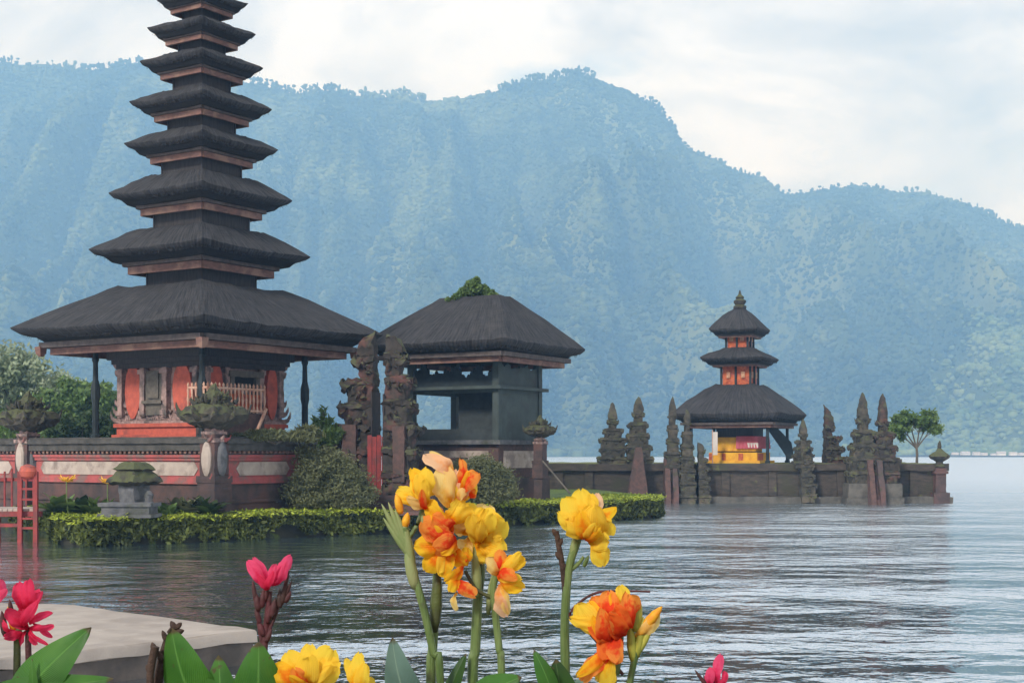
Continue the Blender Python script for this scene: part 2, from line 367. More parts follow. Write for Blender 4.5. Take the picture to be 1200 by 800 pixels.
def petal_mat(name, throat, mid, tip, p1=.25, p2=.6):
    m = bpy.data.materials.new(name); m.use_nodes = True
    N, L = m.node_tree.nodes, m.node_tree.links; b = N['Principled BSDF']; out = N['Material Output']
    uv = N.new('ShaderNodeUVMap'); sx = N.new('ShaderNodeSeparateXYZ'); L.new(uv.outputs[0], sx.inputs[0])
    t = N.new('ShaderNodeTexCoord'); nz = N.new('ShaderNodeTexNoise'); nz.inputs['Scale'].default_value = 95; nz.inputs['Detail'].default_value = 6
    L.new(t.outputs['Object'], nz.inputs['Vector'])
    ab = N.new('ShaderNodeMath'); ab.operation = 'ABSOLUTE'; L.new(sx.outputs[0], ab.inputs[0])
    a1 = N.new('ShaderNodeMath'); a1.operation = 'MULTIPLY_ADD'; L.new(ab.outputs[0], a1.inputs[0]); a1.inputs[1].default_value = .42; L.new(sx.outputs[1], a1.inputs[2])
    a2 = N.new('ShaderNodeMath'); a2.operation = 'MULTIPLY_ADD'; L.new(nz.outputs['Fac'], a2.inputs[0]); a2.inputs[1].default_value = .95; L.new(a1.outputs[0], a2.inputs[2])
    a3 = N.new('ShaderNodeMath'); a3.operation = 'SUBTRACT'; L.new(a2.outputs[0], a3.inputs[0]); a3.inputs[1].default_value = .50
    cr = N.new('ShaderNodeValToRGB'); el = cr.color_ramp.elements
    el[0].position = p1; el[0].color = (*throat, 1); el[1].position = min(p2 + .4, 1); el[1].color = (*tip, 1)
    q = el.new(p2); q.color = (*mid, 1)
    L.new(a3.outputs[0], cr.inputs[0]); L.new(cr.outputs[0], b.inputs['Base Color']); b.inputs['Roughness'].default_value = .65
    b.inputs['Specular IOR Level'].default_value = .15
    # fine ribs along the petal
    mu = N.new('ShaderNodeMath'); mu.operation = 'MULTIPLY'; L.new(sx.outputs[0], mu.inputs[0]); mu.inputs[1].default_value = 38
    sn = N.new('ShaderNodeMath'); sn.operation = 'SINE'; L.new(mu.outputs[0], sn.inputs[0])
    bp = N.new('ShaderNodeBump'); bp.inputs['Strength'].default_value = .3; bp.inputs['Distance'].default_value = .0012
    L.new(sn.outputs[0], bp.inputs['Height']); L.new(bp.outputs[0], b.inputs['Normal'])
    tr = N.new('ShaderNodeBsdfTranslucent'); L.new(cr.outputs[0], tr.inputs[0])
    ms = N.new('ShaderNodeMixShader'); ms.inputs[0].default_value = .5
    L.new(b.outputs[0], ms.inputs[1]); L.new(tr.outputs[0], ms.inputs[2]); L.new(ms.outputs[0], out.inputs[0])
    return m
PM = {
 'y': petal_mat('petal_yellow', (.88, .20, .01), (.93, .48, .01), (.95, .66, .06), .12, .42),
 'o': petal_mat('petal_orange', (.85, .07, .01), (.95, .27, .01), (.97, .58, .03), .15, .62),
 'r': petal_mat('petal_red_orange', (.75, .035, .012), (.88, .09, .02), (.93, .33, .06), .3, .75),
 'R': petal_mat('petal_deep_orange', (.70, .03, .01), (.86, .085, .015), (.92, .20, .03), .3, .75),
 'p': petal_mat('petal_peach', (.88, .30, .05), (.92, .40, .14), (.93, .58, .34), .05, .4),
 'w': petal_mat('petal_pale', (.93, .42, .04), (.93, .55, .10), (.94, .68, .24), .05, .35),
 'k': petal_mat('petal_crimson', (.42, .01, .03), (.72, .02, .07), (.84, .05, .13), .1, .5),
 'm': petal_mat('petal_magenta', (.42, .015, .04), (.75, .03, .11), (.86, .09, .2), .1, .5),
 'g': petal_mat('petal_bud_green', (.22, .25, .05), (.50, .42, .08), (.80, .62, .15), .2, .6),
}

# ------------------------------------------------------------------ lake, mountain, haze
def water_material():
    m = bpy.data.materials.new('lake_water'); m.use_nodes = True
    N, L = m.node_tree.nodes, m.node_tree.links; b = N['Principled BSDF']
    b.inputs['Base Color'].default_value = (.045, .088, .10, 1); b.inputs['Roughness'].default_value = .10; b.inputs['IOR'].default_value = 1.45
    b.inputs['Specular IOR Level'].default_value = .5
    t = N.new('ShaderNodeTexCoord')
    def nz(sc, sx, sy, det, off):
        mp = N.new('ShaderNodeMapping'); mp.inputs['Scale'].default_value = (sx, sy, 1); mp.inputs['Location'].default_value = (off, off * .7, 0)
        mp.inputs['Rotation'].default_value = (0, 0, R(6))
        L.new(t.outputs['Object'], mp.inputs[0])
        n = N.new('ShaderNodeTexNoise'); n.inputs['Scale'].default_value = sc; n.inputs['Detail'].default_value = det; n.inputs['Roughness'].default_value = .5
        n.inputs['Distortion'].default_value = .35
        L.new(mp.outputs[0], n.inputs['Vector']); return n.outputs['Fac']
    def ma(a, k, c):
        x = N.new('ShaderNodeMath'); x.operation = 'MULTIPLY_ADD'; L.new(a, x.inputs[0]); x.inputs[1].default_value = k
        if c is None: x.inputs[2].default_value = 0
        else: L.new(c, x.inputs[2])
        return x.outputs[0]
    h = ma(nz(.30, .85, 1.0, 2, 3), .60, None)
    h = ma(nz(1.0, .85, 1.0, 4, 11), .30, h)
    h = ma(nz(2.8, .95, 1.0, 3, 17), .125, h)
    h = ma(nz(8, .8, 1.0, 2, 23), .016, h)
    # calmer water in the lee of the islet, livelier out in the open lake
    sx = N.new('ShaderNodeSeparateXYZ'); L.new(t.outputs['Object'], sx.inputs[0])
    lee = N.new('ShaderNodeMath'); lee.operation = 'MULTIPLY_ADD'; L.new(sx.outputs[1], lee.inputs[0]); lee.inputs[1].default_value = -.30; L.new(sx.outputs[0], lee.inputs[2])
    wob = ma(nz(.12, 1, 1, 3, 40), 9.0, lee.outputs[0])
    rg = N.new('ShaderNodeMapRange'); rg.inputs[1].default_value = -14.0; rg.inputs[2].default_value = 1.0; rg.inputs[3].default_value = .20; rg.inputs[4].default_value = 1.0
    rg.interpolation_type = 'SMOOTHSTEP'; L.new(wob, rg.inputs[0])
    gust = N.new('ShaderNodeMapRange'); gust.inputs[1].default_value = .35; gust.inputs[2].default_value = .65; gust.inputs[3].default_value = .55; gust.inputs[4].default_value = 1.25
    L.new(nz(.16, .5, 1.0, 3, 77), gust.inputs[0]); h = ma(h, 1.0, None); g2_ = N.new('ShaderNodeMath'); g2_.operation = 'MULTIPLY'; L.new(h, g2_.inputs[0]); L.new(gust.outputs[0], g2_.inputs[1]); h = g2_.outputs[0]
    hh = N.new('ShaderNodeMath'); hh.operation = 'MULTIPLY'; L.new(h, hh.inputs[0]); L.new(rg.outputs[0], hh.inputs[1])
    bp = N.new('ShaderNodeBump'); bp.inputs['Strength'].default_value = 1; bp.inputs['Distance'].default_value = 1
    L.new(hh.outputs[0], bp.inputs['Height']); L.new(bp.outputs[0], b.inputs['Normal'])
    # roughness stands in for the wavelets too small to see far out
    rr = N.new('ShaderNodeMapRange'); rr.inputs[1].default_value = 15; rr.inputs[2].default_value = 140; rr.inputs[3].default_value = .07; rr.inputs[4].default_value = .40
    L.new(sx.outputs[1], rr.inputs[0]); L.new(rr.outputs[0], b.inputs['Roughness'])
    gl = N.new('ShaderNodeBsdfGlossy'); gl.inputs['Color'].default_value = (.93, .96, 1, 1); L.new(rr.outputs[0], gl.inputs['Roughness']); L.new(bp.outputs[0], gl.inputs['Normal'])
    ms = N.new('ShaderNodeMixShader'); ms.inputs[0].default_value = .74
    L.new(b.outputs[0], ms.inputs[1]); L.new(gl.outputs[0], ms.inputs[2]); L.new(ms.outputs[0], N['Material Output'].inputs[0])
    return m
xs = np.linspace(-2300, 2300, 9); ys = np.array([-50, 0, 30, 80, 200, 500, 1000, 2000, 3000.])
V = np.array([(x, y, 0) for y in ys for x in xs]); nx = len(xs)
Fq = np.array([(j * nx + i, j * nx + i + 1, (j + 1) * nx + i + 1, (j + 1) * nx + i) for j in range(len(ys) - 1) for i in range(nx - 1)])
tag(np_mesh('lake_water', V, Fq, water_material()), kind='structure')

SKY = [(-900, 190), (-600, 130), (-300, 85), (-150, 78), (0, 72), (40, 70), (90, 74), (130, 77), (170, 82), (230, 92), (300, 105), (340, 109), (400, 108), (440, 113),
       (470, 115), (490, 121), (510, 124), (540, 121), (570, 114), (600, 106), (620, 101), (650, 95), (690, 92), (710, 99), (740, 111), (770, 129), (788, 146),
       (800, 166), (815, 181), (840, 191), (880, 208), (920, 223), (960, 223), (1000, 218), (1050, 221), (1090, 227), (1130, 239), (1160, 251), (1200, 272),
       (1300, 315), (1500, 370), (1800, 420), (2200, 460)]
spx = np.array([a for a, _ in SKY], float); spy = np.array([b for _, b in SKY], float)
D0, D1 = 1000.0, 2200.0
_ncache = {}
def fnoise(x, y, z=0.0, octv=4):
    v = 0; a = 1; q = Vector((x, y, z))
    for _ in range(octv):
        v += a * mnoise.noise(q); q = q * 2.03; a *= .5
    return v
NU, NV = 420, 150
MU = np.linspace(-900, 2200, NU); MV = np.concatenate([np.linspace(-.02, 1, NV - 14), np.linspace(1.01, 1.35, 14)])
def mountain_z(u, v):
    """height of the slope; u = bearing in pixels, v = 0 at the shore and 1 on the crest"""
    H = (HOR - np.interp(u, spx, spy)) / F * D1 + CH
    if v <= 0: return -4.0 + v * 60
    D = D0 + (D1 - D0) * v
    X = (u - 600) / F * D
    g = abs(fnoise(X * .0042 + .25 * v, D * .0011, 3.3, 4))
    g2 = fnoise(X * .013, D * .005, 9.1, 4)
    if v <= 1:
        env = math.sin(math.pi * min(v, 1)) ** .8
        s = v ** 1.18 * .86 + .14 * v ** .5 * v
        g3 = abs(fnoise(X * .0150 + .9 * v, 5.0 + v * 1.3, 4.4, 3))
        z = H * s - env * (g3 * 130 - 28) - env * g * 230 + env * 45 + g2 * 34 * min(1, v * 5) * (1 - .75 * v ** 6)
        return max(z, 1.0 + 40 * v)
    return H * (1 - (v - 1) * 1.6) + g2 * 6
pts = []
for v in MV:
    D = D0 + (D1 - D0) * v
    for u in MU:
        pts.append(((u - 600) / F * D, D + 60 * fnoise(u * .004, 1.7, 0, 2) * (1 if v > .02 else .3), mountain_z(u, v)))
MP = np.array(pts); 
Fq = np.array([(j * NU + i, j * NU + i + 1, (j + 1) * NU + i + 1, (j + 1) * NU + i) for j in range(len(MV) - 1) for i in range(NU - 1)])
MT['mountain'] = mat('mountain', (.035, .060, .018), (.075, .105, .035), .006, .95, 1.0, .05, c3=(.15, .18, .06), s3=.0042, p3=.56, detail=9, dist=8)
MT['forest'] = mat('forest', (.014, .030, .012), (.045, .072, .028), .012, .95, .0, .1, c3=(.13, .17, .07), s3=.0065, p3=.56, island=.16, detail=8)
MT['forest_light'] = mat('forest_light', (.07, .12, .04), (.16, .21, .08), .02, .95, .0, .1, island=.2, detail=8)
tag(np_mesh('mountain', MP, Fq, MT['mountain'], smooth=True), kind='structure')

# forest crowns on the slope
G = MP.reshape(len(MV), NU, 3)
ico_v = []; ph = (1 + 5 ** .5) / 2
for a, b in ((1, ph), (-1, ph), (1, -ph), (-1, -ph)):
    ico_v += [(0, a, b), (a, b, 0), (b, 0, a)]
ico_v = np.array(ico_v) / math.sqrt(1 + ph * ph)
def hull_faces(v):
    fs = []
    n = len(v); dmin = min(np.linalg.norm(v[0] - v[k]) for k in range(1, n)) * 1.05
    for i in range(n):
        for j in range(i + 1, n):
            for k in range(j + 1, n):
                if all(np.linalg.norm(v[a] - v[b]) < dmin for a, b in ((i, j), (j, k), (i, k))):
                    nrm = np.cross(v[j] - v[i], v[k] - v[i])
                    fs.append((i, j, k) if nrm.dot(v[i]) > 0 else (i, k, j))
    return np.array(fs)
ico_f = hull_faces(ico_v)
def sample_slope(pxs, vs):
    ui = (pxs + 900) / 3100 * (NU - 1); vi = np.interp(vs, MV, np.arange(len(MV)))
    u0 = np.clip(ui.astype(int), 0, NU - 2); v0 = np.clip(vi.astype(int), 0, len(MV) - 2)
    fu = (ui - u0)[:, None]; fv = (vi - v0)[:, None]
    return (G[v0, u0] * (1 - fu) + G[v0, u0 + 1] * fu) * (1 - fv) + (G[v0 + 1, u0] * (1 - fu) + G[v0 + 1, u0 + 1] * fu) * fv
def blobs(C, S, H):
    """one rough crown at each centre C, radius S, half height H"""
    n = len(C)
    jit = 1 + rng.uniform(-.36, .36, (n, 12, 1))
    ang = rng.uniform(0, 6.28, n); c, s = np.cos(ang)[:, None], np.sin(ang)[:, None]
    b = ico_v[None] * jit
    x = b[..., 0] * c - b[..., 1] * s; y = b[..., 0] * s + b[..., 1] * c
    V = np.stack([x * S[:, None], y * S[:, None], b[..., 2] * H[:, None]], -1) + C[:, None]
    Fa = (ico_f[None] + (np.arange(n) * 12)[:, None, None]).reshape(-1, 3)
    return V.reshape(-1, 3), Fa
n = 130000
pxs = rng.uniform(-260, 1420, n); vs = rng.uniform(0.0, 1.0, n) ** .85
C = sample_slope(pxs, vs)
S = 1.5 + 3.6 * rng.uniform(0, 1, n) ** 2; 
C[:, 2] += S * .25
V1, F1 = blobs(C, S, S * rng.uniform(.55, .9, n))
# taller single trees breaking the crest
m = 1000
band = rng.choice([0, 1, 2, 3, 4], m, p=[.27, .25, .22, .06, .20])
lo = np.array([-160, 295, 585, 755, 800])[band]; hi = np.array([185, 500, 700, 792, 1200])[band]
px2 = rng.uniform(lo, hi); C2 = sample_slope(px2, rng.uniform(.97, 1.005, m))
hgt = rng.uniform(4, 13, m) * np.where(band == 4, .6, 1.0)
C2b = C2.copy(); C2b[:, 2] += hgt
V2, F2 = blobs(C2b, rng.uniform(1.4, 4.0, m), rng.uniform(1.6, 5.0, m))
V3, F3 = blobs(C2 + np.array([0, 0, 1.0]) * (hgt * .5)[:, None], np.full(m, .45), hgt * .62)
pale = (((pxs - 1190) / 85) ** 2 + ((vs - .16) / .17) ** 2 + rng.uniform(-.5, .5, n) < 1) | (((pxs - 1120) / 120) ** 2 + ((vs - .04) / .06) ** 2 + rng.uniform(-.4, .4, n) < 1)
fm = np.repeat(pale, 20)
tag(np_mesh('cleared_slope', V1, F1[fm], MT['forest_light'], smooth=True), 'paler yellow green growth on the lower right mountain slope', 'slope growth', kind='stuff')
F1 = F1[~fm]
VV = np.concatenate([V1, V2, V3]); FF = np.concatenate([F1, F2 + len(V1), F3 + len(V1) + len(V2)])
tag(np_mesh('mountain_forest', VV, FF, MT['forest'], smooth=True), 'hazy blue green forest covering the mountain slope behind the lake', 'forest', kind='stuff')

hz = MB().bb(-2350, 2350, -55, 3050, -3.0, 640)
hm = bpy.data.materials.new('haze'); hm.use_nodes = True
N, L = hm.node_tree.nodes, hm.node_tree.links; N.clear()
ho = N.new('ShaderNodeOutputMaterial'); pv = N.new('ShaderNodeVolumePrincipled')
pv.inputs['Color'].default_value = (.29, .58, 1.0, 1); pv.inputs['Absorption Color'].default_value = (1, 1, 1, 1); pv.inputs['Density'].default_value = .00055; pv.inputs['Anisotropy'].default_value = 0
L.new(pv.outputs[0], ho.inputs['Volume'])
hzo = hz.build('haze', hm); tag(hzo, 'pale blue haze hanging over the lake', 'haze', kind='stuff'); hzo.display_type = 'WIRE'

# white huts along the far shore
hut = thing('lakeside_hut', '', 'hut', (0, 0, 0), 0, 'white huts along the far shore')
MB().bb(-3.0, 3.0, -2.2, 2.2, 0, 2.3).build('wall', MT['white_wall'], hut)
MB().loft([[(-3.3, -2.6, 2.3), (3.3, -2.6, 2.3), (3.3, 2.6, 2.3), (-3.3, 2.6, 2.3)], [(-3.3, -.05, 3.5), (3.3, -.05, 3.5), (3.3, .05, 3.5), (-3.3, .05, 3.5)]]).build('roof', MT['hut_roof'], hut)
hps = [1119, 1131, 1144, 1153, 1164, 1173, 1187, 1197]
hl = ['white hut on the far shore, nearest the stone lantern post', 'white hut on the far shore, second out from the lantern post', 'small white hut on the far shore, third from the lantern post',
      'white hut in the middle of the far shore row, left of the middle pair', 'white hut in the middle of the far shore row, right of the middle pair', 'white hut on the far shore, third from the right edge',
      'white hut on the far shore, second from the right edge', 'white hut on the far shore at the right edge of the photo']
for i, px in enumerate(hps):
    x, y = XY(px, 960 + (i % 3) * 6)
    if i == 0: hut.location = (x, y, .6); hut.scale = (.7, .7, .75); hut['label'] = hl[0]
    else: dup(hut, (x, y, .6), R((i * 37) % 20 - 10), hl[i], .55 + .13 * (i * 3 % 4))
xs0, ys0 = XY(1010, 950); xs1, _ = XY(1330, 950)
sb = MB().bb(xs0, xs1 + 60, 950, 1010, -1, .6); tag(sb.erode(30, 1.2, .02).build('far_shore', MT['soil']), kind='structure')

# ------------------------------------------------------------------ thatched roofs
def ring(hx, hy, z, nseg=30, lift=0.0, wob=0.0, seed=0.0, rnd=.06):
    """rectangle outline with slightly rounded, lifted corners"""
    out = []
    c = [(-1, -1), (1, -1), (1, 1), (-1, 1)]
    for k in range(4):
        a, b = c[k], c[(k + 1) % 4]
        for j in range(nseg):
            t = j / nseg
            x, y = a[0] + (b[0] - a[0]) * t, a[1] + (b[1] - a[1]) * t
            e = abs(2 * t - 1) ** 6
            sag = 1 + .012 * math.sin(math.pi * t) - rnd * e * .25
            w = mnoise.noise(Vector((x * hx * 1.7 + seed, y * hy * 1.7, z * .8))) * wob
            w2 = mnoise.noise(Vector((x * hx * 4 + seed, y * hy * 4, 5))) * wob * .8 + mnoise.noise(Vector((x * hx * 11 + seed, y * hy * 11, z))) * wob * .9
            out.append((x * hx * sag + x * w, y * hy * sag + y * w, z + lift * abs(2 * t - 1) ** 3 + w + w2))
    return out
def thatch(parent, R_, zt, S_, zs, B_, lift, seed=0.0, thick=None, ry=None, top_close=False, conv=.075, mname='thatched_roof', label=None):
    """R_ half side at the eave, S_ half side at the shoulder, B_ half side of the storey above"""
    q = 1.0 if ry is None else ry
    th = thick if thick is not None else .10 + .055 * R_
    m = MB(); rg = []
    H = zs - zt
    rg.append(ring(R_ * .86, R_ * .86 * q, zt - th, 30, lift * .7, .02, seed))
    rg.append(ring(R_ * .95, R_ * .95 * q, zt - th * .72, 30, lift * .9, .025, seed + 2))
    rg.append(ring(R_ * .995, R_ * .995 * q, zt - th * .2, 30, lift, .03, seed + 1))
    rg.append(ring(R_, R_ * q, zt, 30, lift, .03, seed + 1))
    for t in (.15, .35, .55, .75, .9):
        r = R_ + (S_ - R_) * t
        ryy = (R_ * q) + ((S_ if ry is None else S_ * .35) - R_ * q) * t
        rg.append(ring(r, ryy, zt + H * (t + conv * 4 * t * (1 - t)), 30, lift * (1 - t) ** 2, .03, seed + t))
    sy = S_ if ry is None else S_ * .35
    dip = 0.0 if ry is not None else .05 + .10 * (S_ - B_)
    for k in (.15, .35, .55, .75, .9): pass
    rg.append(ring(S_, sy, zs - dip, 30, dip * .9, .02, seed + 5))
    if top_close: rg.append(ring(S_ * .4, sy * .3, zs + .06, 30, 0, 0, seed))
    else:
        rg.append(ring(S_ * .88, sy * .88, zs - dip - .02, 30, dip * .8, .01, seed)); rg.append(ring(B_ * 1.02, B_ * 1.02, zs - dip * 2.0 - .06, 30, 0, .01, seed)); rg.append(ring(B_ * .8, B_ * .8, zs - dip * 2.0 - .1, 30, 0, 0, seed))
    m.loft(rg, True); nn = len(rg[0]); m.uv = []; vv = 0
    for a_, r_ in enumerate(rg):
        if a_: vv += math.dist(r_[nn // 8], rg[a_ - 1][nn // 8])
        m.uv += [(j_ * 8 * R_ / nn * .5, vv) for j_ in range(nn)]
    o = m.build(mname, MT['thatch'], parent, 50, label)
    fr_ = MB(); er = ring(R_ * .94, R_ * .94 * q, zt - th * .78, 40, lift * .9, .02, seed); rs = random.Random(int(seed * 10)); ne = len(er)
    for a_ in range(int(R_ * 90)):
        k_ = rs.randrange(ne); p0 = Vector(er[k_]).lerp(Vector(er[(k_ + 1) % ne]), rs.random()); w_ = rs.uniform(.015, .04); d_ = Vector((p0.x, p0.y, 0)).normalized()
        t_ = Vector((-d_.y, d_.x, 0)) * w_; l_ = rs.uniform(.05, .14) * (.6 + R_ * .12)
        fr_.add([p0 - t_, p0 + t_, p0 + t_ * .3 + d_ * rs.uniform(-.03, .06) - Vector((0, 0, l_))], [(0, 1, 2)])
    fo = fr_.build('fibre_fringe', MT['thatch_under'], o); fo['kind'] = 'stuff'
    u = MB()
    rb = [ring(R_ * .865, R_ * .865 * q, zt - th - .012, 30, lift * .7, .015, seed), ring(R_ * .80, R_ * .80 * q, zt - th - .10 - .02 * R_, 30, lift * .4, .0, seed),
          ring(B_ * .7, B_ * .7 * q, zt - th - .10, 30, 0, 0, seed)]
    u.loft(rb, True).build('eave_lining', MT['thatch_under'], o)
    return o
def eave_frame(parent, h, z, ht, hy=None, w=.12):
    """red and brown moulded beam frame carrying a roof"""
    hy = hy or h
    a, g = MB(), MB()
    for mb, hh, z0, z1 in ((g, 1.0, z - ht * .45, z), (a, .93, z - ht, z - ht * .47)):
        for sx, sy, lx, ly in ((0, -1, 1, 0), (0, 1, 1, 0), (-1, 0, 0, 1), (1, 0, 0, 1)):
            if lx: mb.bb(-h * hh, h * hh, sy * hy * hh - w / 2, sy * hy * hh + w / 2, z0, z1)
            else: mb.bb(sx * h * hh - w / 2, sx * h * hh + w / 2, -hy * hh + w / 2 + .002, hy * hh - w / 2 - .002, z0, z1)
    o = a.build('eave_beam', MT['beam'], parent)
    g.build('moulding', MT['beam_grey'], o)
    return o

# ------------------------------------------------------------------ islet with the tall tower
ISLE = [(-420, 60), (-120, 52), (20, 47), (62, 45.5), (72, 39.5), (100, 38.3), (230, 40.2), (440, 44.4), (600, 49.6), (700, 52.8), (756, 54.7), (767, 56.8), (765, 61), (700, 72), (640, 76), (300, 84), (-200, 88), (-420, 84)]
MT['islet'] = mat('islet', (.04, .038, .026), (.022, .024, .018), 1.5, .95, .7, 12, moss=(.12, .17, .03), moss_amt=.35)
isl = [Vector((*XY(a, b), 0)) for a, b in ISLE]
m = MB()
nI = len(isl)
rings = []
for z, off in ((-1.5, .5), (0.0, .12), (.42, .0), (.64, -.04), (.69, -.12)):
    cen = Vector((-10, 60, 0)); rg = []
    for i, p in enumerate(isl):
        q = isl[(i + 1) % nI]
        for t in (0, .25, .5, .75):
            r = p.lerp(q, t); d = (r - cen).normalized()
            w = .22 * mnoise.noise(Vector((r.x * .6, r.y * .6, z)))
            rg.append(tuple(r + d * (off + w)) [:2] + (z,))
    rings.append(rg)
m.loft(rings)
tag(m.build('islet_ground', MT['islet']), kind='structure')

def leaves(C, size, flat=0.0, aspect=1.6):
    """one bent leaf quad pair per centre"""
    n = len(C); size = np.broadcast_to(size, n)
    nrm = rng.normal(size=(n, 3)); nrm[:, 2] = np.abs(nrm[:, 2]) + flat; nrm /= np.linalg.norm(nrm, axis=1)[:, None]
    a = np.cross(nrm, rng.normal(size=(n, 3))); a /= np.linalg.norm(a, axis=1)[:, None]
    b = np.cross(nrm, a)
    s = size[:, None]
    V = np.stack([C - a * s * aspect * .5, C + b * s * .35 - nrm * s * .1, C + a * s * aspect * .5 - nrm * s * .15, C - b * s * .35 - nrm * s * .1], 1)
    return V.reshape(-1, 3), np.arange(n * 4).reshape(-1, 4)
def leaf_obj(name, C, size, mt, parent=None, flat=0.0, aspect=1.6):
    V, Fa = leaves(C, size, flat, aspect); return np_mesh(name, V, Fa, MT[mt], parent)
def cloud(ells, n, shell=.55, clump=0):
    """leaf centres in a set of ellipsoids (cx,cy,cz,rx,ry,rz), gathered near their surfaces and in clumps"""
    out = []
    vol = np.array([e[3] * e[4] * e[5] for e in ells]); vol = vol / vol.sum()
    for e, w in zip(ells, vol):
        k = max(8, int(n * w)); d = rng.normal(size=(k, 3)); d /= np.linalg.norm(d, axis=1)[:, None]
        if clump:
            cc = rng.normal(size=(clump, 3)); cc /= np.linalg.norm(cc, axis=1)[:, None]
            cr_ = rng.uniform(.45, 1.0, clump)
            pick = rng.integers(0, clump, k)
            p = cc[pick] * cr_[pick][:, None] + rng.normal(size=(k, 3)) * .17
        else: p = d * (rng.uniform(shell, 1.0, k) ** .6)[:, None]
        out.append(p * np.array(e[3:6]) + np.array(e[:3]))
    return np.concatenate(out)

# trailing green cover over the islet's edge
edge = []
for i in range(2, 12):
    a, b = isl[i], isl[i + 1]; k = max(2, int((b - a).length / .1))
    for j in range(k): edge.append(a.lerp(b, j / k))
edge = np.array([tuple(p) for p in edge]); cen = np.array([-10, 60, 0.])
n = 26000
ep = edge[rng.integers(0, len(edge), n)]; dd = ep - cen; dd /= np.linalg.norm(dd, axis=1)[:, None]
t = rng.uniform(-2.2, .35, n); C = ep + dd * t[:, None] + rng.normal(size=(n, 3)) * .05
C[:, 2] = .72 + rng.normal(size=n) * .04 + .10 * np.array([mnoise.noise(Vector((p[0] * .9, p[1] * .9, 0))) for p in C])
tag(leaf_obj('ground_cover', C, rng.uniform(.05, .12, n), 'cover_top_lit', flat=1.0), 'yellow green ground cover, painted as lit, along the top of the islet bank', 'ground cover', kind='stuff')
n = 34000
ep = edge[rng.integers(0, len(edge), n)]; dd = ep - cen; dd /= np.linalg.norm(dd, axis=1)[:, None]
hz_ = rng.uniform(0, 1, n)
hang = np.array([.5 + .8 * mnoise.noise(Vector((p[0] * 1.1, p[1] * 1.1, 3))) + .6 * mnoise.noise(Vector((p[0] * 4, p[1] * 4, 3))) for p in ep])
hang = np.clip(hang * .7 + .45, .35, 1.02)
C = ep + dd * (.10 + .14 * hz_ + rng.normal(size=n) * .07)[:, None]; C[:, 2] = .74 - hz_ ** .8 * .80 * hang
tag(leaf_obj('trailing_vine', C, rng.uniform(.05, .16, n), 'cover_side_shaded', flat=-.2), 'green creeper in painted shade hanging down the islet bank to the water', 'creeper', kind='stuff')

CR = R(-32.6)
c0 = XY(252, 42.3)
plat = thing('temple_platform', 'long grey capped retaining wall with red bands and beige panels under the tall tower', 'platform wall', (c0[0], c0[1], 0), CR)
core = MB(); core.bb(-15, -.12, .12, 4.3, .4, 2.86); core.bb(-15, -1.5, 4.3, 8.2, .4, 2.86)
core.build('fill', MT['base_stone'], plat)
def wall_strip(mb, L0, L1, side, z0, z1, out, th=.1):
    """slab along the left wall (side 0, runs along -x) or right wall (side 1, runs along +y); out = how far proud"""
    if side == 0: mb.bb(-L1, -L0, -out, .2, z0, z1)
    else: mb.bb(-.2, out, L0, L1, z0, z1)
for side, LL in ((0, 15.0), (1, 4.3)):
    s0 = -.0 if side == 0 else .205
    st = {0: (0.0, 15.0), 1: (.2, 4.3)}[side]
    a = MB(); wall_strip(a, *st, side, .5, 1.58, .06); wall_strip(a, *st, side, 1.0, 1.12, .12)
    a.erode(.4, .012, 3).build('base_course', MT['base_stone'], plat)
    r = MB(); wall_strip(r, *st, side, 1.58, 1.66, .14); wall_strip(r, *st, side, 1.66, 1.78, .10); wall_strip(r, *st, side, 1.78, 2.28, .03); wall_strip(r, *st, side, 2.28, 2.38, .10); wall_strip(r, *st, side, 2.38, 2.46, .15)
    r.build('red_band', MT['red_band'], plat)
    c = MB(); wall_strip(c, *st, side, 2.46, 2.58, .10); wall_strip(c, *st, side, 2.58, 2.80, .24); wall_strip(c, *st, side, 2.80, 2.94, .32); wall_strip(c, *st, side, 2.94, 3.0, .2)
    c.erode(.35, .014, 3).build('coping', MT['cap'], plat)
for side in (0, 1):
    m = MB(); k = .4
    while k < (14.8 if side == 0 else 4.1):
        if side == 0: m.bb(-k - .09, -k, -.20, -.03, 2.50, 2.57)
        else: m.bb(.03, .20, k, k + .09, 2.50, 2.57)
        k += .2
    m.build('dentil_course', MT['beam'], plat)
def panel(side, a, b, z0, z1):
    m = MB(); k = .16; zz = (z0 + z1) / 2
    prof = [(a, zz), (a + k, z0), (b - k, z0), (b, zz), (b - k, z1), (a + k, z1)]
    if side == 0: rg = [[(-p, -o, z) for p, z in prof] for o in (.02, .055)]
    else: rg = [[(o, p, z) for p, z in prof] for o in (.02, .055)]
    m.loft(rg).build('beige_panel', MT['beige'], plat)
panel(0, .65, 7.75, 1.83, 2.24); panel(0, 9.2, 14.8, 1.83, 2.24); panel(1, .85, 3.25, 1.83, 2.24)

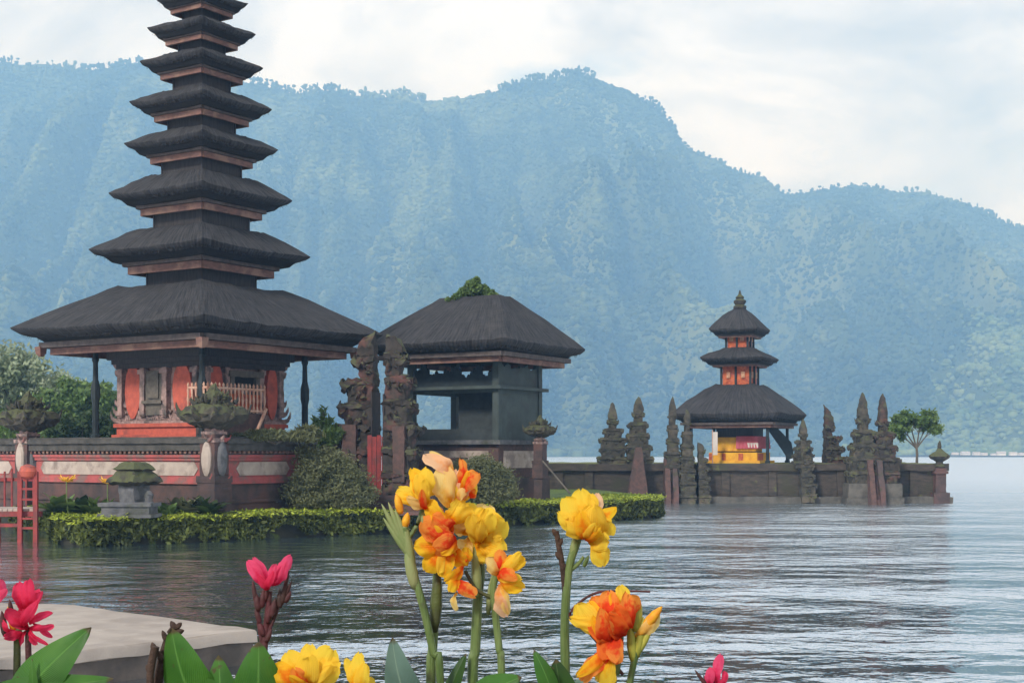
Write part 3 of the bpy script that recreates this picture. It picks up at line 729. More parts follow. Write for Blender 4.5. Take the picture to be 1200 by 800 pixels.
def winged_pillar(label, loc, rz, sc=1.0, ovals=True, stone='mossy'):
    t = thing('wall_pillar', label, 'pillar', loc, rz)
    b = MB()
    b.bb(-.36, .36, -.36, .36, -2.2, -1.25); b.bb(-.30, .30, -.30, .30, -1.25, -.1); b.bb(-.38, .38, -.38, .38, -1.32, -1.12); b.bb(-.26, .26, -.26, .26, -.1, .12)
    b.erode(.16, .02, 5).build('shaft', MT['base_stone'], t)
    p = MB()
    p.bb(-.33, .33, -.33, .33, -.12, .0); p.bb(-.20, .20, -.20, .20, 0, .30); p.bb(-.27, .27, -.27, .27, .12, .2)
    for sx, sy in ((1, 0), (-1, 0), (0, 1), (0, -1)):
        p.horn((sx * .18, sy * .18, -.05), (sx, sy, .2), (0, 0, 1), .42, .07)
    p.erode(.12, .015, 6).build('neck', MT['carved'], t)
    c = MB()
    c.loft([[(x * r, y * r, z) for x, y in ((-1, -1), (1, -1), (1, 1), (-1, 1))] for r, z in ((.26, .28), (.62, .50), (.74, .72), (.62, .92), (.34, 1.02), (.30, 1.2), (.12, 1.42), (.03, 1.62))])
    for k in range(4):
        a = k * math.pi / 2 + math.pi / 4; d = (math.cos(a), math.sin(a), .15)
        c.horn((d[0] * .72, d[1] * .72, .62), d, (0, 0, 1), .62, .17, 1.0)
        c.horn((d[0] * .4, d[1] * .4, .95), d, (0, 0, 1), .45, .12, 1.0)
        a2 = k * math.pi / 2; d2 = (math.cos(a2), math.sin(a2), .2)
        c.horn((d2[0] * .62, d2[1] * .62, .65), d2, (0, 0, 1), .42, .15, 1.1)
    rs = random.Random(5)
    for k in range(46):
        a = rs.uniform(0, 6.28); z = rs.uniform(.35, 1.25); r0 = .66 * (1 - abs(z - .7) * 1.1)
        d = (math.cos(a), math.sin(a), rs.uniform(.1, .9)); c.horn((d[0] * r0, d[1] * r0, z), d, (0, 0, 1), rs.uniform(.14, .3), .08, 1.0)
    c.erode(.08, .07, 5, 2).build('winged_crown', MT[stone], t)
    if ovals:
        for i, (sx, sy) in enumerate(((0, -1), (1, 0))):
            o = MB(); n = 16; rg = []
            for k, (dep, q) in enumerate(((.20, 1.0), (.34, 1.0), (.40, .75), (.42, .3))):
                rg.append([(sx * dep + (0 if sx else math.cos(2 * math.pi * j / n) * .19 * q), sy * dep + (math.cos(2 * math.pi * j / n) * .19 * q if sx else 0), -.62 + math.sin(2 * math.pi * j / n) * .52 * q) for j in range(n)])
            o.loft(rg).build('oval_boss', MT['beige'] if i == 0 else MT['grey_stone'], t)
            e = MB()
            for zz in (-.05, -1.2): e.horn((sx * .3 + (0 if sx else .1), sy * .3 + (.1 if sx else 0), zz), (sx * .5 + (0 if sx else 1), sy * .5 + (1 if sx else 0), 0), (0, 0, 1), .3, .07)
            e.build('scroll', MT['red_band'], t)
    t.scale = (sc,) * 3
    return t
def comp(x, y, z):   # platform coordinates to world
    a, b = rot2(x, y, CR); return (c0[0] + a, c0[1] + b, z)
winged_pillar('carved corner pillar with white oval boss and mossy winged crown below the tall tower', comp(-.05, .02, 2.95), CR)
winged_pillar('carved pillar with dark winged crown on the left part of the long platform wall', comp(-8.4, -.02, 2.95), CR, .98)
# ------------------------------------------------------------------ the tall meru
TY = 48.0; tk = TY / F
def tz(py): return CH + (HOR - py) * tk
tx, ty = XY(236.5, TY)
tw = thing('meru_tower', 'tall slender pagoda of many black thatched tiers on the left islet', 'pagoda', (tx, ty, 0), CR)
q2 = tk / math.sqrt(2)
T = [(217, 392, 96, 337, 62), (129, 300, 72, 265, 54), (107, 234, 60, 203, 45), (90, 175, 51, 152, 38), (83, 127, 46, 105, 32), (72, 79, 41, 61, 26), (63, 40, 36, 24, 21), (54, 4, 31, -9, 18), (46, -28, 27, -39, 15), (39, -57, 23, -66, 12)]
for i, (r, yt, s, ys_, b) in enumerate(T):
    if i: ys_ += 5
    o = thatch(tw, r * q2, tz(yt), s * q2, tz(ys_), b * q2, .10 if i else .12, i * 3.7, thick=(.28 if i == 0 else .20 - .007 * i), conv=(.04 if i == 0 else .07))
    top = tz(T[i + 1][1]) - .2 if i + 1 < len(T) else tz(-84) - .15
    bx = MB(); h = b * q2; bx.bb(-h, h, -h, h, tz(ys_) - .55, top)
    for sx in (-1, 1):
        for sy in (-1, 1): bx.bb(sx * h - .03, sx * h + .03, sy * h - .03, sy * h + .03, tz(ys_) - .5, top - .01)
    bx.build('storey', MT['dark_wood'], tw)
    if i:
        zb = tz(yt) - (.20 - .008 * i) - .06
        eave_frame(tw, r * q2 * .69, zb + .02, .13 + .0026 * r, w=.09)
r = 33 * q2
m = MB(); m.loft([ring(r * .86, r * .86, tz(-84) - .12, 10, .05), ring(r, r, tz(-84), 10, .08), ring(r * .7, r * .7, tz(-84) + .3, 10, 0), ring(r * .35, r * .35, tz(-84) + .62, 10, 0), ring(.1, .1, tz(-84) + .8, 10, 0)])
m.build('thatched_roof', MT['thatch'], tw)
MB().lathe([(.14, 0), (.2, .1), (.12, .2), (.18, .32), (.08, .45), (.03, .7), (.01, .9)], (0, 0, tz(-84) + .75)).build('finial', MT['grey_stone'], tw)
# eave frame and posts of the base roof
zb1 = tz(392) - .30
eave_frame(tw, 180 * q2, zb1 - .06, .40, w=.18)
for sx in (-1, 1):
    for sy in (-1, 1):
        cor = MB()
        cor.loft([[(sx * 180 * q2 + a * w_, sy * 180 * q2 + b_ * w_, z) for a, b_ in ((-1, -1), (1, -1), (1, 1), (-1, 1))] for w_, z in ((.05, zb1 - .52), (.12, zb1 - .42), (.14, zb1 - .2))])
        cor.lathe([(.05, 0), (.13, .08), (.13, .2), (.05, .3)], (sx * 100 * q2 * .99, sy * 100 * q2 * .99 , zb1 - .75), 8) if False else None
        cor.build('corner_bracket', MT['beam'], tw)
hb = 1.92
ph_ = 2.44
for sx in (-1, 1):
    for sy in (-1, 1):
        p = MB(); c = (sx * ph_, sy * ph_, 0)
        p.lathe([(.16, 2.86), (.16, 3.1), (.11, 3.14), (.11, 4.15), (.15, 4.35), (.15, 4.7), (.09, 4.95), (.08, 5.5), (.12, 5.6), (.09, 5.7), (.09, zb1 - .3)], c, 8)
        p.build('post', MT['black_post'], tw)
# body
bd = MB(); bd.bb(-hb + .12, hb - .12, -hb + .12, hb - .12, 2.86, zb1 - .2); bd.build('core_wall', MT['carved'], tw)
pl = MB(); pl.bb(-hb - .16, hb + .16, -hb - .16, hb + .16, 2.86, 3.12); pl.bb(-hb - .04, hb + .04, -hb - .04, hb + .04, 3.12, 3.36); pl.bb(-hb - .12, hb + .12, -hb - .12, hb + .12, 3.36, 3.48)
pl.build('plinth', MT['red'], tw)
pm = MB(); pm.bb(-hb - .07, hb + .07, -hb - .07, hb + .07, 3.48, 3.56); pm.bb(-hb + .04, hb - .04, -hb + .04, hb - .04, 3.56, 3.75)
for sx, sy in ((0, -1), (1, 0), (0, 1), (-1, 0)):
    rx, ry_ = (-sy, sx) if sy else (sy, sx)
    rx, ry_ = (1, 0) if sy else (0, 1)
    for k in range(44):      # carved foliage frieze
        a = -hb + (k + .5) * 2 * hb / 44
        for zz in (3.62, 3.85, 4.05):
            if random.random() < .25 and zz > 3.7: continue
            if zz > 4 and not (abs(a) > 1.5 or abs(a + .2) < .75): continue
            pm.horn((rx * a + sx * (hb - .08), ry_ * a + sy * (hb - .08), zz), (rx * random.choice((-1, 1)) * .8 + sx * .5, ry_ * random.choice((-1, 1)) * .8 + sy * .5, .3), (0, 0, 1), random.uniform(.16, .3), .07, 1.1)
for sx in (-1, 1):
    for sy in (-1, 1):
        for zz, L_ in ((3.55, .55), (3.8, .42), (4.1, .3), (5.1, .28), (5.35, .4)):
            pm.horn((sx * (hb - .05), sy * (hb - .05), zz), (sx, sy, .1), (0, 0, 1), L_, .12, 1.1)
pm.build('carved_frieze', MT['carved'], tw)
def face_box(mb, side, a0, a1, z0, z1, o0, o1):
    if side == 0: mb.bb(a0, a1, -hb - o1, -hb - o0, z0, z1)
    elif side == 1: mb.bb(hb + o0, hb + o1, a0, a1, z0, z1)
    elif side == 2: mb.bb(a0, a1, hb + o0, hb + o1, z0, z1)
    else: mb.bb(-hb - o1, -hb - o0, a0, a1, z0, z1)
ztop = zb1 - .22
for side in range(4):
    nb, dk = MB(), MB()
    # rounded red panels
    for a, w_ in (((-1.22, .36), (1.05, .42)) if side in (0, 2) else ((-1.3, .30), (1.35, .26))):
        rg = []; rp = MB()
        for o in (-.12, .03):
            rg.append([((a + math.cos(t) * w_ * (1 if abs(math.sin(t)) < .8 else .9)), 4.55 + math.sin(t) * .92, o) for t in [2 * math.pi * k / 20 for k in range(20)]])
        fx = {0: lambda p: (p[0], -hb - p[2], p[1]), 1: lambda p: (hb + p[2], p[0], p[1]), 2: lambda p: (p[0], hb + p[2], p[1]), 3: lambda p: (-hb - p[2], p[0], p[1])}[side]
        rp.loft([[fx(p) for p in rgx] for rgx in rg]).build('red_panel', MT['red'], tw)
    for a in ((-1.78, -.72, .30, 1.66) if side in (0, 2) else (-1.72, -.85, .75, 1.75)):
        cf = MB(); face_box(cf, side, a - .11, a + .11, 3.7, 5.3, -.12, .09); face_box(cf, side, a - .16, a + .16, 5.1, 5.25, -.12, .14); face_box(cf, side, a - .15, a + .15, 3.75, 3.9, -.12, .13)
        cf.erode(.14, .018, 7, side).build('pilaster', MT['carved'], tw)
    if side in (0, 2):
        face_box(nb, side, -.58, .16, 3.75, 5.2, -.12, .05); face_box(nb, side, -.47, .05, 4.3, 5.1, .05, .10); face_box(nb, side, -.66, .24, 4.12, 4.22, .05, .16)
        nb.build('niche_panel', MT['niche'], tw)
    else:
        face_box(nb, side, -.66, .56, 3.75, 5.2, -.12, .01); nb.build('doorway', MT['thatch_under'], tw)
        fr = MB(); face_box(fr, side, -.74, -.56, 3.75, 5.2, .01, .12); face_box(fr, side, .46, .64, 3.75, 5.2, .01, .12); face_box(fr, side, -.85, .75, 5.0, 5.2, .12, .2)
        face_box(fr, side, -.35, .25, 3.9, 4.8, .01, .06)
        fr.erode(.14, .02, 7, side).build('door_frame', MT['niche'], tw)
    face_box(dk, side, -hb, hb, 5.3, 5.45, -.12, .1); face_box(dk, side, -hb - .1, hb + .1, 5.45, 5.6, -.12, .22); face_box(dk, side, -hb - .2, hb + .2, 5.6, ztop, -.12, .34)
    dk.build('upper_cornice', MT['dark_wood'], tw)
# balustrade in front of the doorway
bal = thing('balustrade', 'small orange and white picket balustrade before the tall tower doorway', 'balustrade', (tx, ty, 0), CR)
land = MB(); land.bb(1.95 + .2, 2.72, -2.42, .1, 2.86, 3.78); land.erode(.25, .02, 4).build('landing', MT['brick'], bal)
run = [((1.9, -2.5), (2.75, -2.5)), ((2.75, -2.5), (2.75, .08))]
rl = MB()
for (a, b) in run:
    for z in (3.86, 4.56): rl.tube([(*a, z), (*b, z)], .045, 6)
rl.build('rail', MT['picket'], bal)
for (a, b) in run:
    L_ = math.dist(a, b); k = max(3, int(L_ / .17))
    for j in range(k + 1):
        t = j / k; x, y = a[0] + (b[0] - a[0]) * t, a[1] + (b[1] - a[1]) * t
        MB().lathe([(.03, 3.80), (.05, 3.9), (.028, 4.05), (.05, 4.2), (.028, 4.36), (.045, 4.5), (.03, 4.62), (.045, 4.66), (.01, 4.74)], (x, y, 0), 6).build('picket', MT['picket'], bal)
MB().tube([(2.8, .1, 3.95), (2.95, -.62, 3.0)], .06, 6).build('slanted_handrail', MT['picket'], bal)
MB().bb(1.96, 2.0, -2.4, -.1, 3.8, 4.6).bb(2.68, 2.70, -2.4, .0, 3.84, 4.4).build('orange_backing', MT['orange_wall'], bal)
# ------------------------------------------------------------------ pavilion beside it
BY = 55.0; bk = BY / F
def bz(py): return CH + (HOR - py) * bk
bx_, by_ = XY(557, BY); BR = R(-30)
pv_ = thing('pavilion', 'dark grey open sided pavilion with one broad black thatched hip roof', 'pavilion', (bx_, by_, 0), BR)
thatch(pv_, 3.25, bz(408), 1.35, bz(349), 1.0, .06, 50, thick=.30, ry=.97, top_close=True, conv=.03)
zbe = bz(408) - .30
eave_frame(pv_, 2.75, zbe - .06, .36, 2.65, w=.16)
HX, HYY = 1.9, 1.55
zfl = bz(516)
for sx in (-1, 1):
    for sy in (-1, 1):
        MB().bb(sx * HX - .13, sx * HX + .13, sy * HYY - .13, sy * HYY + .13, zfl, zbe - .1).build('post', MT['grey_green'], pv_)
sh = MB(); zs_ = bz(458)
for k, (o, z0, z1) in enumerate(((.10, zs_ - .14, zs_ - .02), (.32, zs_ - .02, zs_ + .10))):
    sh.bb(-HX - o, HX + o, -HYY - o, -HYY + .1, z0, z1); sh.bb(-HX - o, HX + o, HYY - .1, HYY + o, z0, z1); sh.bb(HX - .1, HX + o, -HYY + .102, HYY - .102, z0, z1); sh.bb(-HX - o, -HX + .1, -HYY + .102, HYY - .102, z0, z1)
sh.build('mid_ledge', MT['grey_green'], pv_)
def jag(mb, p0, p1, z0, hmin, hmax, th=.07, step=.13, seed=0):
    p0, p1 = Vector(p0), Vector(p1); L_ = (p1 - p0).length; n = max(2, int(L_ / step)); d = (p1 - p0) / n; nn = Vector((-d.y, d.x)).normalized() * th / 2
    for j in range(n):
        a, b = p0 + d * j, p0 + d * (j + 1); h = hmin + (hmax - hmin) * (.5 + .8 * mnoise.noise(Vector((j * .37 + seed, seed, .5)))) + random.uniform(-.04, .04)
        h = max(.1, min(h, hmax)); rg = []
        for z in (z0, z0 + h * .85, z0 + h):
            q = 1 if z < z0 + h * .9 else .35
            c = (a + b) / 2; a2, b2 = c + (a - c) * q, c + (b - c) * q
            rg.append([(a2.x - nn.x, a2.y - nn.y, z), (b2.x - nn.x, b2.y - nn.y, z), (b2.x + nn.x, b2.y + nn.y, z), (a2.x + nn.x, a2.y + nn.y, z)])
        mb.loft(rg)
zo = zs_ + .10
for nm, a, b, lo_, hi_, sd in (('carved_screen', (-HX + .13, -HYY + .02), (HX - .13, -HYY + .02), .3, .92, 1), ('carved_screen', (-HX + .13, HYY - .02), (HX - .13, HYY - .02), .2, .8, 4), ('carved_screen', (-HX + .02, -HYY + .13), (-HX + .02, HYY - .13), .2, .75, 7)):
    m = MB(); jag(m, a, b, zo, lo_, hi_, seed=sd); m.build(nm, MT['black_post'], pv_)
m = MB(); m.bb(HX - .05, HX + .05, -HYY + .13, HYY - .13, zo, bz(437)); jag(m, (HX, -HYY + .13), (HX, HYY - .13), bz(437), .08, .3, seed=9); m.build('carved_screen', MT['grey_green'], pv_)
MB().bb(HX - .06, HX + .08, -HYY + .13, HYY - .13, zfl, zs_ - .14).build('side_panel', MT['grey_green'], pv_)
MB().bb(-.35, HX - .13, -HYY + .9, -HYY + 1.0, zfl, zs_ - .1).bb(-.35, -.25, -HYY + 1.0, HYY - .5, zfl, zs_ - .1).build('inner_board', MT['grey_dark'], pv_)
MB().bb(-HX + .13, HX - .13, -HYY - .03, -HYY + .07, zfl, zfl + .42).bb(-HX - .03, -HX + .07, -HYY + .13, HYY - .13, zfl, zfl + .35).build('parapet', MT['grey_dark'], pv_)
fl = MB(); fl.bb(-HX - .3, HX + .3, -HYY - .3, HYY + .3, zfl - .16, zfl); fl.build('floor', MT['grey_stone'], pv_)
b1 = MB(); b1.bb(-HX - .12, HX + .12, -HYY - .12, HYY + .12, 1.6, zfl - .16); b1.bb(-HX - .2, HX + .2, -HYY - .2, HYY + .2, 1.6, 1.75); b1.build('red_base', MT['brick'], pv_)
pn = MB(); pn.bb(HX + .12, HX + .15, -1.3, 1.3, 1.95, zfl - .4); pn.bb(-1.6, 1.6, -HYY - .15, -HYY - .12, 1.95, zfl - .4); pn.build('beige_panel', MT['beige'], pv_)
b2 = MB(); b2.bb(-HX - .35, HX + .35, -HYY - .35, HYY + .35, .6, 1.6); b2.erode(.4, .03, 2).build('stone_base', MT['base_stone'], pv_)
# plants rooted on its ridge
rf = thing('roof_shrub', 'small leafy shrub growing on the ridge of the pavilion roof', 'shrub', (bx_, by_, bz(350)))
ells = [(dx * .95, random.uniform(-.2, .2), dz * 1.3, rr * .85, rr * .85, rr * .75) for dx, dz, rr in ((-.75, .0, .28), (-.45, .18, .32), (-.1, .32, .42), (.25, .25, .38), (.6, .12, .3), (.85, .05, .2), (-1.1, -.05, .16), (.05, .52, .22))]
leaf_obj('foliage', cloud(ells, 2600, .3), .11, 'leaf_mid', rf)
MB().tube([(0, 0, -.3), (0.02, 0, .3)], .04, 6).build('stem', MT['bark'], rf)
x, y = XY(633, 53.5)
winged_pillar('slim pillar with dark winged crown at the right corner of the pavilion', (x, y, bz(518) ), BR, .62, ovals=False)
m = MB().bb(-.17, .17, -.17, .17, .5, bz(518)); m.erode(.2, .015, 5)
pc = m.build('pier', MT['base_stone']); pc.location = (x, y, 0); pc.rotation_euler = (0, 0, BR)
tag(pc, 'narrow dark brick pier under the slim pillar beside the pavilion', 'pier')
sp = MB().tube([P(636, 540, 52.5), P(668, 578, 51.5)], .035, 6).build('bamboo_pole', MT['bark']); tag(sp, 'thin grey pole leaning from the pavilion corner down to the lawn', 'pole')

# ------------------------------------------------------------------ split gates
def candi(mb, W, D, z0, H, mir, seed, tiers=7, slim=.28, spire=.22):
    """half of a split gate: flat inner side on x = 0, stepped and winged outer side towards x = -W (mir -1) or +W"""
    rs = random.Random(seed); s = mir
    zc = z0; hh = H * (1 - spire)
    for i in range(tiers):
        t = i / (tiers - 1); w = W * (1 - (1 - slim) * t ** 2.3) * rs.uniform(.84, 1.08); d = D * (1 - .55 * t); h = hh / tiers
        x0, x1 = sorted((0, s * w * .86)); mb.bb(x0, x1, -d / 2, d / 2, zc, zc + h * .72)
        x0, x1 = sorted((0, s * w * 1.0)); mb.bb(x0, x1, -d * .58, d * .58, zc + h * .72, zc + h * .9)
        x0, x1 = sorted((0, s * w * .9)); mb.bb(x0, x1, -d * .52, d * .52, zc + h * .9, zc + h)
        for y in (-d * .5, d * .5, 0):
            mb.horn((s * w * .86, y, zc + h * .55), (s, y * .5, .6), (0, 0, 1), min(h * rs.uniform(.5, .8), .30 * W), .13 * W, 1.1)
        for k in range(4):
            xx = s * w * rs.uniform(.15, .85)
            for y in (-1, 1): mb.horn((xx, y * d * .46, zc + h * rs.uniform(.1, .7)), (rs.uniform(-.6, .6), y, .2), (0, 0, 1), rs.uniform(.14, .24) * W, .085 * W, 1.1)
        zc += h
    w = W * slim
    mb.loft([[(s * w * a + s * ox, b * D * .2 * q, z) for a, b in ((0, -1), (1, -1), (1, 1), (0, 1))] if s > 0 else [(s * w * a + s * ox, b * D * .2 * q, z) for a, b in ((0, 1), (1, 1), (1, -1), (0, -1))]
             for q, z, ox in ((1, zc, 0), (.8, zc + H * spire * .4, .0), (.35, zc + H * spire * .8, 0.02), (.05, z0 + H, .02))] if False else
            [[(s * (w * a * q), b * D * .2 * q, z) for a, b in ((0, -1), (1, -1), (1, 1), (0, 1))] for q, z in ((1, zc), (.85, zc + H * spire * .4), (.45, zc + H * spire * .8), (.08, z0 + H))])
    return mb
def split_gate(name_label, px, Y, W, D, zb_, H, mir, seed, rz=0.0, stone='gate_stone', panel=True, cat='gate', tiers=7, slim=.28, spire=.22, lean=None, group='halves of the split stone gates'):
    x, y = XY(px, Y)
    t = thing('split_gate_half', name_label, cat, (x, y, zb_), rz, group)
    m = MB()
    for mm in ((-1, 1) if mir == 0 else (mir,)): candi(m, W, D, 0, H, mm, seed + mm, tiers, slim, spire)
    m.erode(.11, .075 * min(W, 1.4), 4.2, seed)
    m.build('carved_stack', MT[stone], t)
    if 0.5 < zb_ < 1.9 and Y < 71.5 and Y > 60:
        q = MB(); a, b = sorted(((mir or 1) * W * 1.02, 0 if mir else -W * 1.02)); q.bb(a, b, -D * .56, D * .56, -zb_ - .8, .02); q.bb(a - .08, b + .08, -D * .64, D * .64, -zb_ - .8, -zb_ + .3); q.erode(.25, .04, 3, seed).build('pedestal', MT['wet_stone'], t)
    if panel:
        q = MB(); a, b = sorted((-mir * .03, mir * .02)); q.bb(a, b, -D * .36, D * .36, .05, H * .62); q.build('smooth_inner_face', MT['gate_dark'], t)
        q = MB(); a, b = sorted((mir * W * .30, mir * W * .62)); q.bb(a, b, -D * .56, D * .56, H * .08, H * .42); q.erode(.15, .03, 5, seed).build('brick_panel', MT['brick'], t)
    return t
GY = 47.4; gk = GY / F
GR = R(-12)
zg = 1.15
split_gate('tall mossy dark stone gate half left of the red door by the tower roof', 440, GY + .2, 1.5, 1.3, zg, CH + (HOR - 386) * gk - zg, -1, 3, GR, tiers=6, slim=.40, spire=.16)
split_gate('tall dark stone gate half with smooth black inner face right of the red door', 454, GY - .6, 1.25, 1.2, zg, CH + (HOR - 392) * gk - zg, 1, 11, GR, tiers=6, slim=.46, spire=.12)
d = MB(); a0, a1 = P(430, 572, 46.6), P(456, 572, 46.6)
rg_ = thing('red_gate_door', 'faded red wooden door leaves between the two tall gate halves', 'door', (a0.x, 46.8, 1.15), 0)
for j in range(5): MB().bb(j * .155, j * .155 + .14, -.03, .03, 0, 1.95 - .05 * (j % 2)).build('board', MT['red_wood'], rg_)
MB().bb(-.03, .80, .03, .08, .5, .6).bb(-.03, .80, .03, .08, 1.5, 1.6).build('rail', MT['red_wood'], rg_)
st = MB()
for k in range(4): st.bb(-1.6 - .12 * k, 1.9 + .12 * k, -.6 - .42 * k, 2.0, .55 + 0 * k, 1.15 - .16 * k)
so = st.erode(.4, .02, 3).build('stone_steps', MT['base_stone']); so.location = (a0.x + .4, 46.8, 0); so.rotation_euler = (0, 0, GR)
tag(so, 'low dark stone steps leading up to the red door', 'steps')
rb_ = MB(); rb_.bb(-.5, 1.9, -.22, .22, .6, 2.35); rb_.erode(.2, .03, 4)
o = rb_.build('brick_wall', MT['brick']); o.location = (*XY(492, 51.2), 0); o.rotation_euler = (0, 0, BR); tag(o, 'short red brick wall stub between the tall gate and the pavilion', 'wall')

# ------------------------------------------------------------------ far temple wall standing in the lake
WY = 72.0; wk = WY / F
def wz(py): return CH + (HOR - py) * wk
wx0, wx1 = XY(625, WY)[0], XY(1106, WY)[0]
far = thing('lake_wall', 'long low mossy stone wall standing in the lake around the small pagoda', 'wall', (0, WY, 0))
b = MB(); b.bb(wx0, wx1, 0, 10.5, -1.2, 1.62); b.erode(.9, .05, 1.2).build('masonry', MT['shore_wall'], far)
b = MB(); b.bb(wx0 - .2, wx1 + .2, -.25, 10.7, 1.62, 1.98); b.erode(.7, .05, 1.5).build('mossy_coping', MT['shore_wall'], far)
b = MB(); b.bb(wx0 + .1, wx1 + .3, -.5, 10.9, -1.2, .32); b.erode(.6, .06, 1.3).build('footing', MT['wet_stone'], far)
b = MB()
for px in (655, 690, 820, 850, 905, 940, 985, 1070):
    x = XY(px, WY)[0]; b.bb(x - .2, x + .2, -.12, .3, .32, 1.62)
b.erode(.4, .03, 2).build('buttress', MT['shore_wall'], far)
# ------------------------------------------------------------------ small three tier pagoda
SY = 76.0; sk = SY / F
def sz(py): return CH + (HOR - py) * sk
sx_, sy_ = XY(867, SY); SR = R(-25)
sm = thing('meru_shrine', 'small pagoda with three black thatched roofs and yellow cloth, on the lake wall', 'pagoda', (sx_, sy_, 0), SR)
qq = sk / 1.329
tiers = [(86, 486, 30, 450, 23), (50, 421, 18, 407, 17), (39, 387, 7, 361, 5)]
for i, (r, yt, s, ys_, b_) in enumerate(tiers):
    thatch(sm, r * qq, sz(yt), s * qq, sz(ys_), b_ * qq, .05, 80 + i * 3, thick=(.36 if i == 0 else .19), top_close=(i == 2), conv=.06)
    if i < 2:
        nz_ = sz(tiers[i + 1][1]) - .30; z0 = sz(ys_) - .1; h = b_ * qq
        MB().bb(-h + .06, h - .06, -h + .06, h - .06, z0, nz_).build('storey', MT['orange_wall'], sm)
        for cx_ in (-1, 0, 1):
            for cy_ in (-1, 0, 1):
                if cx_ or cy_:
                    MB().bb(cx_ * h - .05, cx_ * h + .05, cy_ * h - .05, cy_ * h + .05, z0, nz_).build('post', MT['black_post'], sm)
        for a in (-.5, .5):
            for u in (-1, 1):
                MB().bb(a * h - .10, a * h + .10, u * h - .03, u * h + .03, z0 + .4, z0 + .72).build('gold_panel', MT['gold'], sm)
                MB().bb(u * h - .03, u * h + .03, a * h - .10, a * h + .10, z0 + .4, z0 + .72).build('gold_panel', MT['gold'], sm)
        eave_frame(sm, tiers[i + 1][0] * qq * .72, sz(tiers[i + 1][1]) - .30, .14, w=.08)
eave_frame(sm, 84 * qq * .86, sz(486) - .44, .28, w=.12)
fin = MB().lathe([(.36, 0), (.36, .12), (.24, .18), (.34, .32), (.34, .42), (.2, .5), (.24, .6), (.10, .72), (.02, .98)], (0, 0, sz(361) - .02), 8); fin.build('finial', MT['mossy'], sm)
hp = 2.05
for a in (-1, 1):
    for b_ in (-1, 1): MB().lathe([(.14, 1.95), (.14, 2.1), (.085, 2.15), (.085, 4.0)], (a * hp, b_ * hp, 0), 8).build('post', MT['black_post'], sm)
MB().bb(-1.5, 1.5, -1.5, 1.5, 1.95, 2.12).bb(-1.3, 1.3, -1.3, 1.3, 2.12, 2.55).build('plinth', MT['cloth_yellow'], sm)
MB().bb(-1.31, -1.1, -1.33, -1.31, 2.14, 2.5).bb(-.6, -.4, -1.33, -1.31, 2.14, 2.5).bb(.3, .55, -1.33, -1.31, 2.14, 2.5).bb(1.31, 1.33, -1.2, -.2, 2.14, 2.5).build('plinth_stripe', MT['orange_wall'], sm)
MB().bb(-.95, .95, -.95, .95, 2.55, 3.05).build('shrine_box', MT['dark_wood'], sm)
def drape(x0, x1, y0, y1, z0, z1, seed):
    m = MB(); n = 22; rg = []
    for k, z in enumerate(np.linspace(z0, z1, 5)):
        q = 1 + .05 * (1 - k / 4); r_ = []
        for (ax, ay), (bx, by) in (((x0, y0), (x1, y0)), ((x1, y0), (x1, y1)), ((x1, y1), (x0, y1)), ((x0, y1), (x0, y0))):
            for j in range(n):
                t = j / n; X = ax + (bx - ax) * t; Y = ay + (by - ay) * t
                w = .035 * math.sin(j * 2.3 + seed) * (1 - k / 5)
                r_.append((X * q + (w if ax == bx else 0), Y * q + (w if ay == by else 0), z))
        rg.append(r_)
    return m.loft(rg)
drape(-1.1, 1.1, -1.1, .2, 2.62, 3.35, 1).build('yellow_cloth', MT['cloth_yellow'], sm)
drape(.15, 1.3, -1.22, 1.15, 2.75, 3.4, 4).build('pink_cloth', MT['cloth_pink'], sm)
MB().bb(.75, 1.34, -1.27, -1.24, 2.8, 3.05).build('white_hem', MT['cloth_white'], sm)
MB().bb(-1.0, 1.0, -1.0, 1.0, 3.35, 3.9).bb(-1.2, 1.2, -1.2, 1.2, 3.85, 4.05).build('altar_roof', MT['dark_wood'], sm)
bn = thing('ceremonial_banner', 'dark folded banner slanting beside the small pagoda', 'banner', P(926, 545, 74.6))
MB().tube([(0, 0, 0), (-.25, 0, 1.1), (-.95, .1, 2.1), (-1.25, .1, 2.3)], .035, 6).build('pole', MT['black_post'], bn)
MB().loft([[(-.1, -.05, .3), (.2, -.05, .4), (.2, .05, .4), (-.1, .05, .3)], [(-.55, -.08, 1.0), (.05, -.08, 1.2), (.05, .08, 1.2), (-.55, .08, 1.0)], [(-1.2, -.04, 1.9), (-.8, -.04, 2.1), (-.8, .04, 2.1), (-1.2, .04, 1.9)]]).build('cloth', MT['black_post'], bn)
um = thing('white_banner', 'thin white cloth banner hanging left of the yellow shrine cloth', 'banner', P(835, 543, 74.2))
MB().tube([(0, 0, 0), (0, 0, 1.75)], .03, 6).build('pole', MT['picket'], um); MB().bb(-.02, .26, -.02, .02, .45, 1.65).build('cloth', MT['cloth_white'], um)

